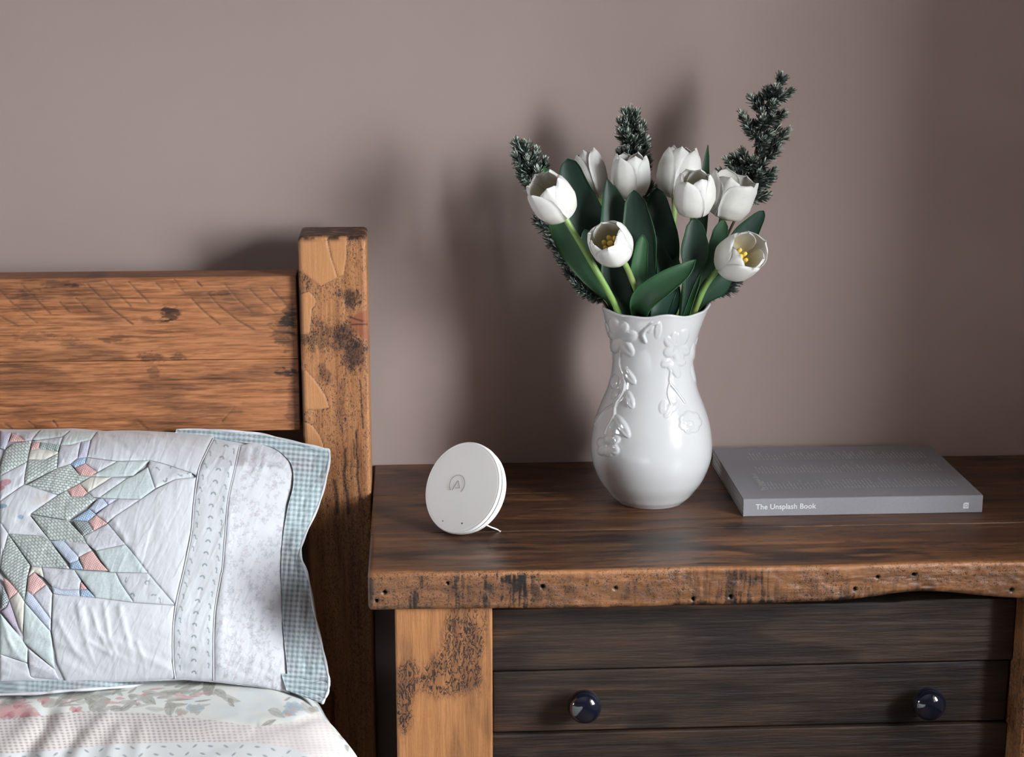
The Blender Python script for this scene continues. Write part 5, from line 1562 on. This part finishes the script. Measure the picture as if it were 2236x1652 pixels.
zc_ = lambda x, y: face_pt(880 + x / 6.882, 940 + y / 6.882)
cl = zc_(813, 805); rl_ = np.linalg.norm(zc_(698, 830) - cl)
arcp = [cl + rl_ * (math.cos(a) * sS + math.sin(a) * uS) for a in np.linspace(-0.70, math.pi + 0.85, 44)]
V, f = tube_vf(np.array(arcp), 0.00020, 6); V1 = len(V)
A_ = [zc_(737, 890), zc_(815, 757), zc_(826, 750), zc_(833, 760), zc_(851, 860), zc_(846, 859), zc_(782, 857)]
Va, fa = tube_vf(np.array(A_), 0.00020, 6)
mesh('logo', np.vstack([V, Va]), [list(q) for q in f] + [[i + V1 for i in q] for q in fa], M_LOGO, sen)
for hx, hy, hr in ((966.6, 1137, .0006), (1008.6, 1142, .0008)):
    V, f = lathe_vf([(0.0001, -.0004), (hr, -.0004), (hr, .00012), (0.0001, .00014)], 16)
    mesh('indicator_hole', V @ BS.T + face_pt(hx, hy, 0.0003), f, M_GROOVE, sen)
# little prop at the back
pa = CS - nS * (TS - .001) - uS * (RB * .60) + sS * (RB * .42)
pfoot = on_z(np.array(1085.0), np.array(1157.0), TOP + .0004)
pm = on_z(np.array(1077.0), np.array(1152.0), TOP + .0024)
pp = spline(np.array([pa, pa * .45 + pm * .55 - np.array([0, 0, .0005]), pm, pfoot]), 16)
wv = unit(np.cross(pfoot - pa, [0, 0, 1.0])) * .006
V, f, _ = shell(np.stack([pp - wv, pp, pp + wv], 1), .0013)
mesh('prop_foot', V, f, M_PLAS, sen)

# ------------------------------------------------------------------ book
bx0, bx1, by0, by1, bz1 = 0.3535, 0.6180, -0.2270, -0.0220, TOP + 0.0197
bk = tag(empty('book', ((bx0 + bx1) / 2, (by0 + by1) / 2, TOP)), 'grey paperback book lying flat with its white lettered spine outward', 'book')
box('back_cover', bx0, bx1, by0 + .0012, by1, TOP + 0.0002, TOP + 0.0016, M_BOOK, bk, r=0.0003)
cov = box('front_cover', bx0, bx1, by0 + .0012, by1, bz1 - 0.0014, bz1, M_BOOK, bk, r=0.0003)
spn = box('spine', bx0, bx1, by0, by0 + .0020, TOP + 0.0002, bz1 - .0003, M_BOOK, bk, r=0.0005)
box('page_block', bx0 + .0012, bx1 - .0012, by0 + .0020, by1 - .0008, TOP + 0.0016, bz1 - .0014, M_PAGE, bk, r=0.0004)
for k in range(7):
    zk = TOP + .003 + k * .0021
    box('page_signature', bx0 + .0003 + .0004 * (k % 3), bx1 - .0005, by0 + .0022, by1 - .0005, zk, zk + .0016, M_PAGE, bk, r=0.0004)


def text(body, width, mat, parent, M, name):
    cu = bpy.data.curves.new(name, 'FONT'); cu.body = body; cu.size = 1.0; cu.offset = 0.012; cu.resolution_u = 4
    o = bpy.data.objects.new(name, cu); COL.objects.link(o)
    dg = bpy.context.evaluated_depsgraph_get(); dg.update()
    me = bpy.data.meshes.new_from_object(o.evaluated_get(dg))
    bpy.data.objects.remove(o)
    V = np.array([v.co[:] for v in me.vertices])
    s = width / (V[:, 0].max() - V[:, 0].min())
    V = (V - [V[:, 0].min(), 0, 0]) * s
    faces = [list(p.vertices) for p in me.polygons]
    bpy.data.meshes.remove(me)
    return mesh(name, V @ np.array(M[0]) + np.array(M[1]), faces, mat, parent, smooth=False)


ta, tb = on_y(np.array(1650.0), np.array(1111.5), np.array(by0)), on_y(np.array(1782.0), np.array(1110.0), np.array(by0))
text('The Unsplash Book', tb[0] - ta[0], M_INK, spn, ([[1, 0, 0], [0, 0, 1], [0, -1, 0]], [ta[0], by0 - .00025, ta[2]]), 'spine_title')
ca_, cb_ = on_z(np.array(1674.0), np.array(1070.0), bz1), on_z(np.array(1640.0), np.array(1034.0), bz1)
text('The Unsplash Book', 0.067, M_INK2, cov, ([[0, 1, 0], [-1, 0, 0], [0, 0, 1]], [ca_[0], ca_[1] - .002, bz1 + .00025]), 'cover_title')
lg = on_y(np.array(2109.0), np.array(1103.0), np.array(by0))
w_, h_ = .0030, .0034
o2 = [(-w_, -h_), (w_, -h_), (w_, h_), (-w_ * .55, h_), (-w_ * .7, h_ * .72), (-w_, h_ * .6)]
mesh('spine_emblem', [(lg[0] + a, by0 - .00025, lg[2] + b) for a, b in o2], [list(range(6))], M_INK, spn, smooth=False)
rv = [(lg[0] + .0002 + r * math.cos(a), by0 - .0004, lg[2] - .0002 + r * math.sin(a)) for r in (.0019, .0013) for a in np.linspace(0, 2 * math.pi, 20, endpoint=False)]
mesh('emblem_ring', rv, [[i, (i + 1) % 20, 20 + (i + 1) % 20, 20 + i] for i in range(20)], M_BOOK, spn, smooth=False)
# three columns of tiny names, too small to read
rs = np.random.default_rng(5)
for ys_px, xa, xb in ((1068, 1678, 2098), (1034, 1660, 2064), (1005, 1640, 2030)):
    pA, pB = on_z(np.array(float(xa)), np.array(float(ys_px)), bz1), on_z(np.array(float(xb)), np.array(ys_px - .017 * (xb - xa)), bz1)
    Vq, Fq_ = [], []
    nl = 52
    for k in range(nl):
        x = pA[0] + (pB[0] - pA[0]) * k / nl
        y = pA[1] + .0004
        for wlen in (rs.integers(4, 8), rs.integers(4, 12)):
            for _ in range(wlen):
                hgt = .0011 if rs.random() < .65 else .0018
                wd = rs.uniform(.0009, .0017)
                i = len(Vq)
                Vq += [(x, y, bz1 + .0002), (x, y + wd, bz1 + .0002), (x - hgt, y + wd, bz1 + .0002), (x - hgt, y, bz1 + .0002)]
                Fq_.append([i, i + 3, i + 2, i + 1])
                y += wd + .0006
            y += .0020
    mesh('name_list', Vq, Fq_, M_INK2, cov, smooth=False)
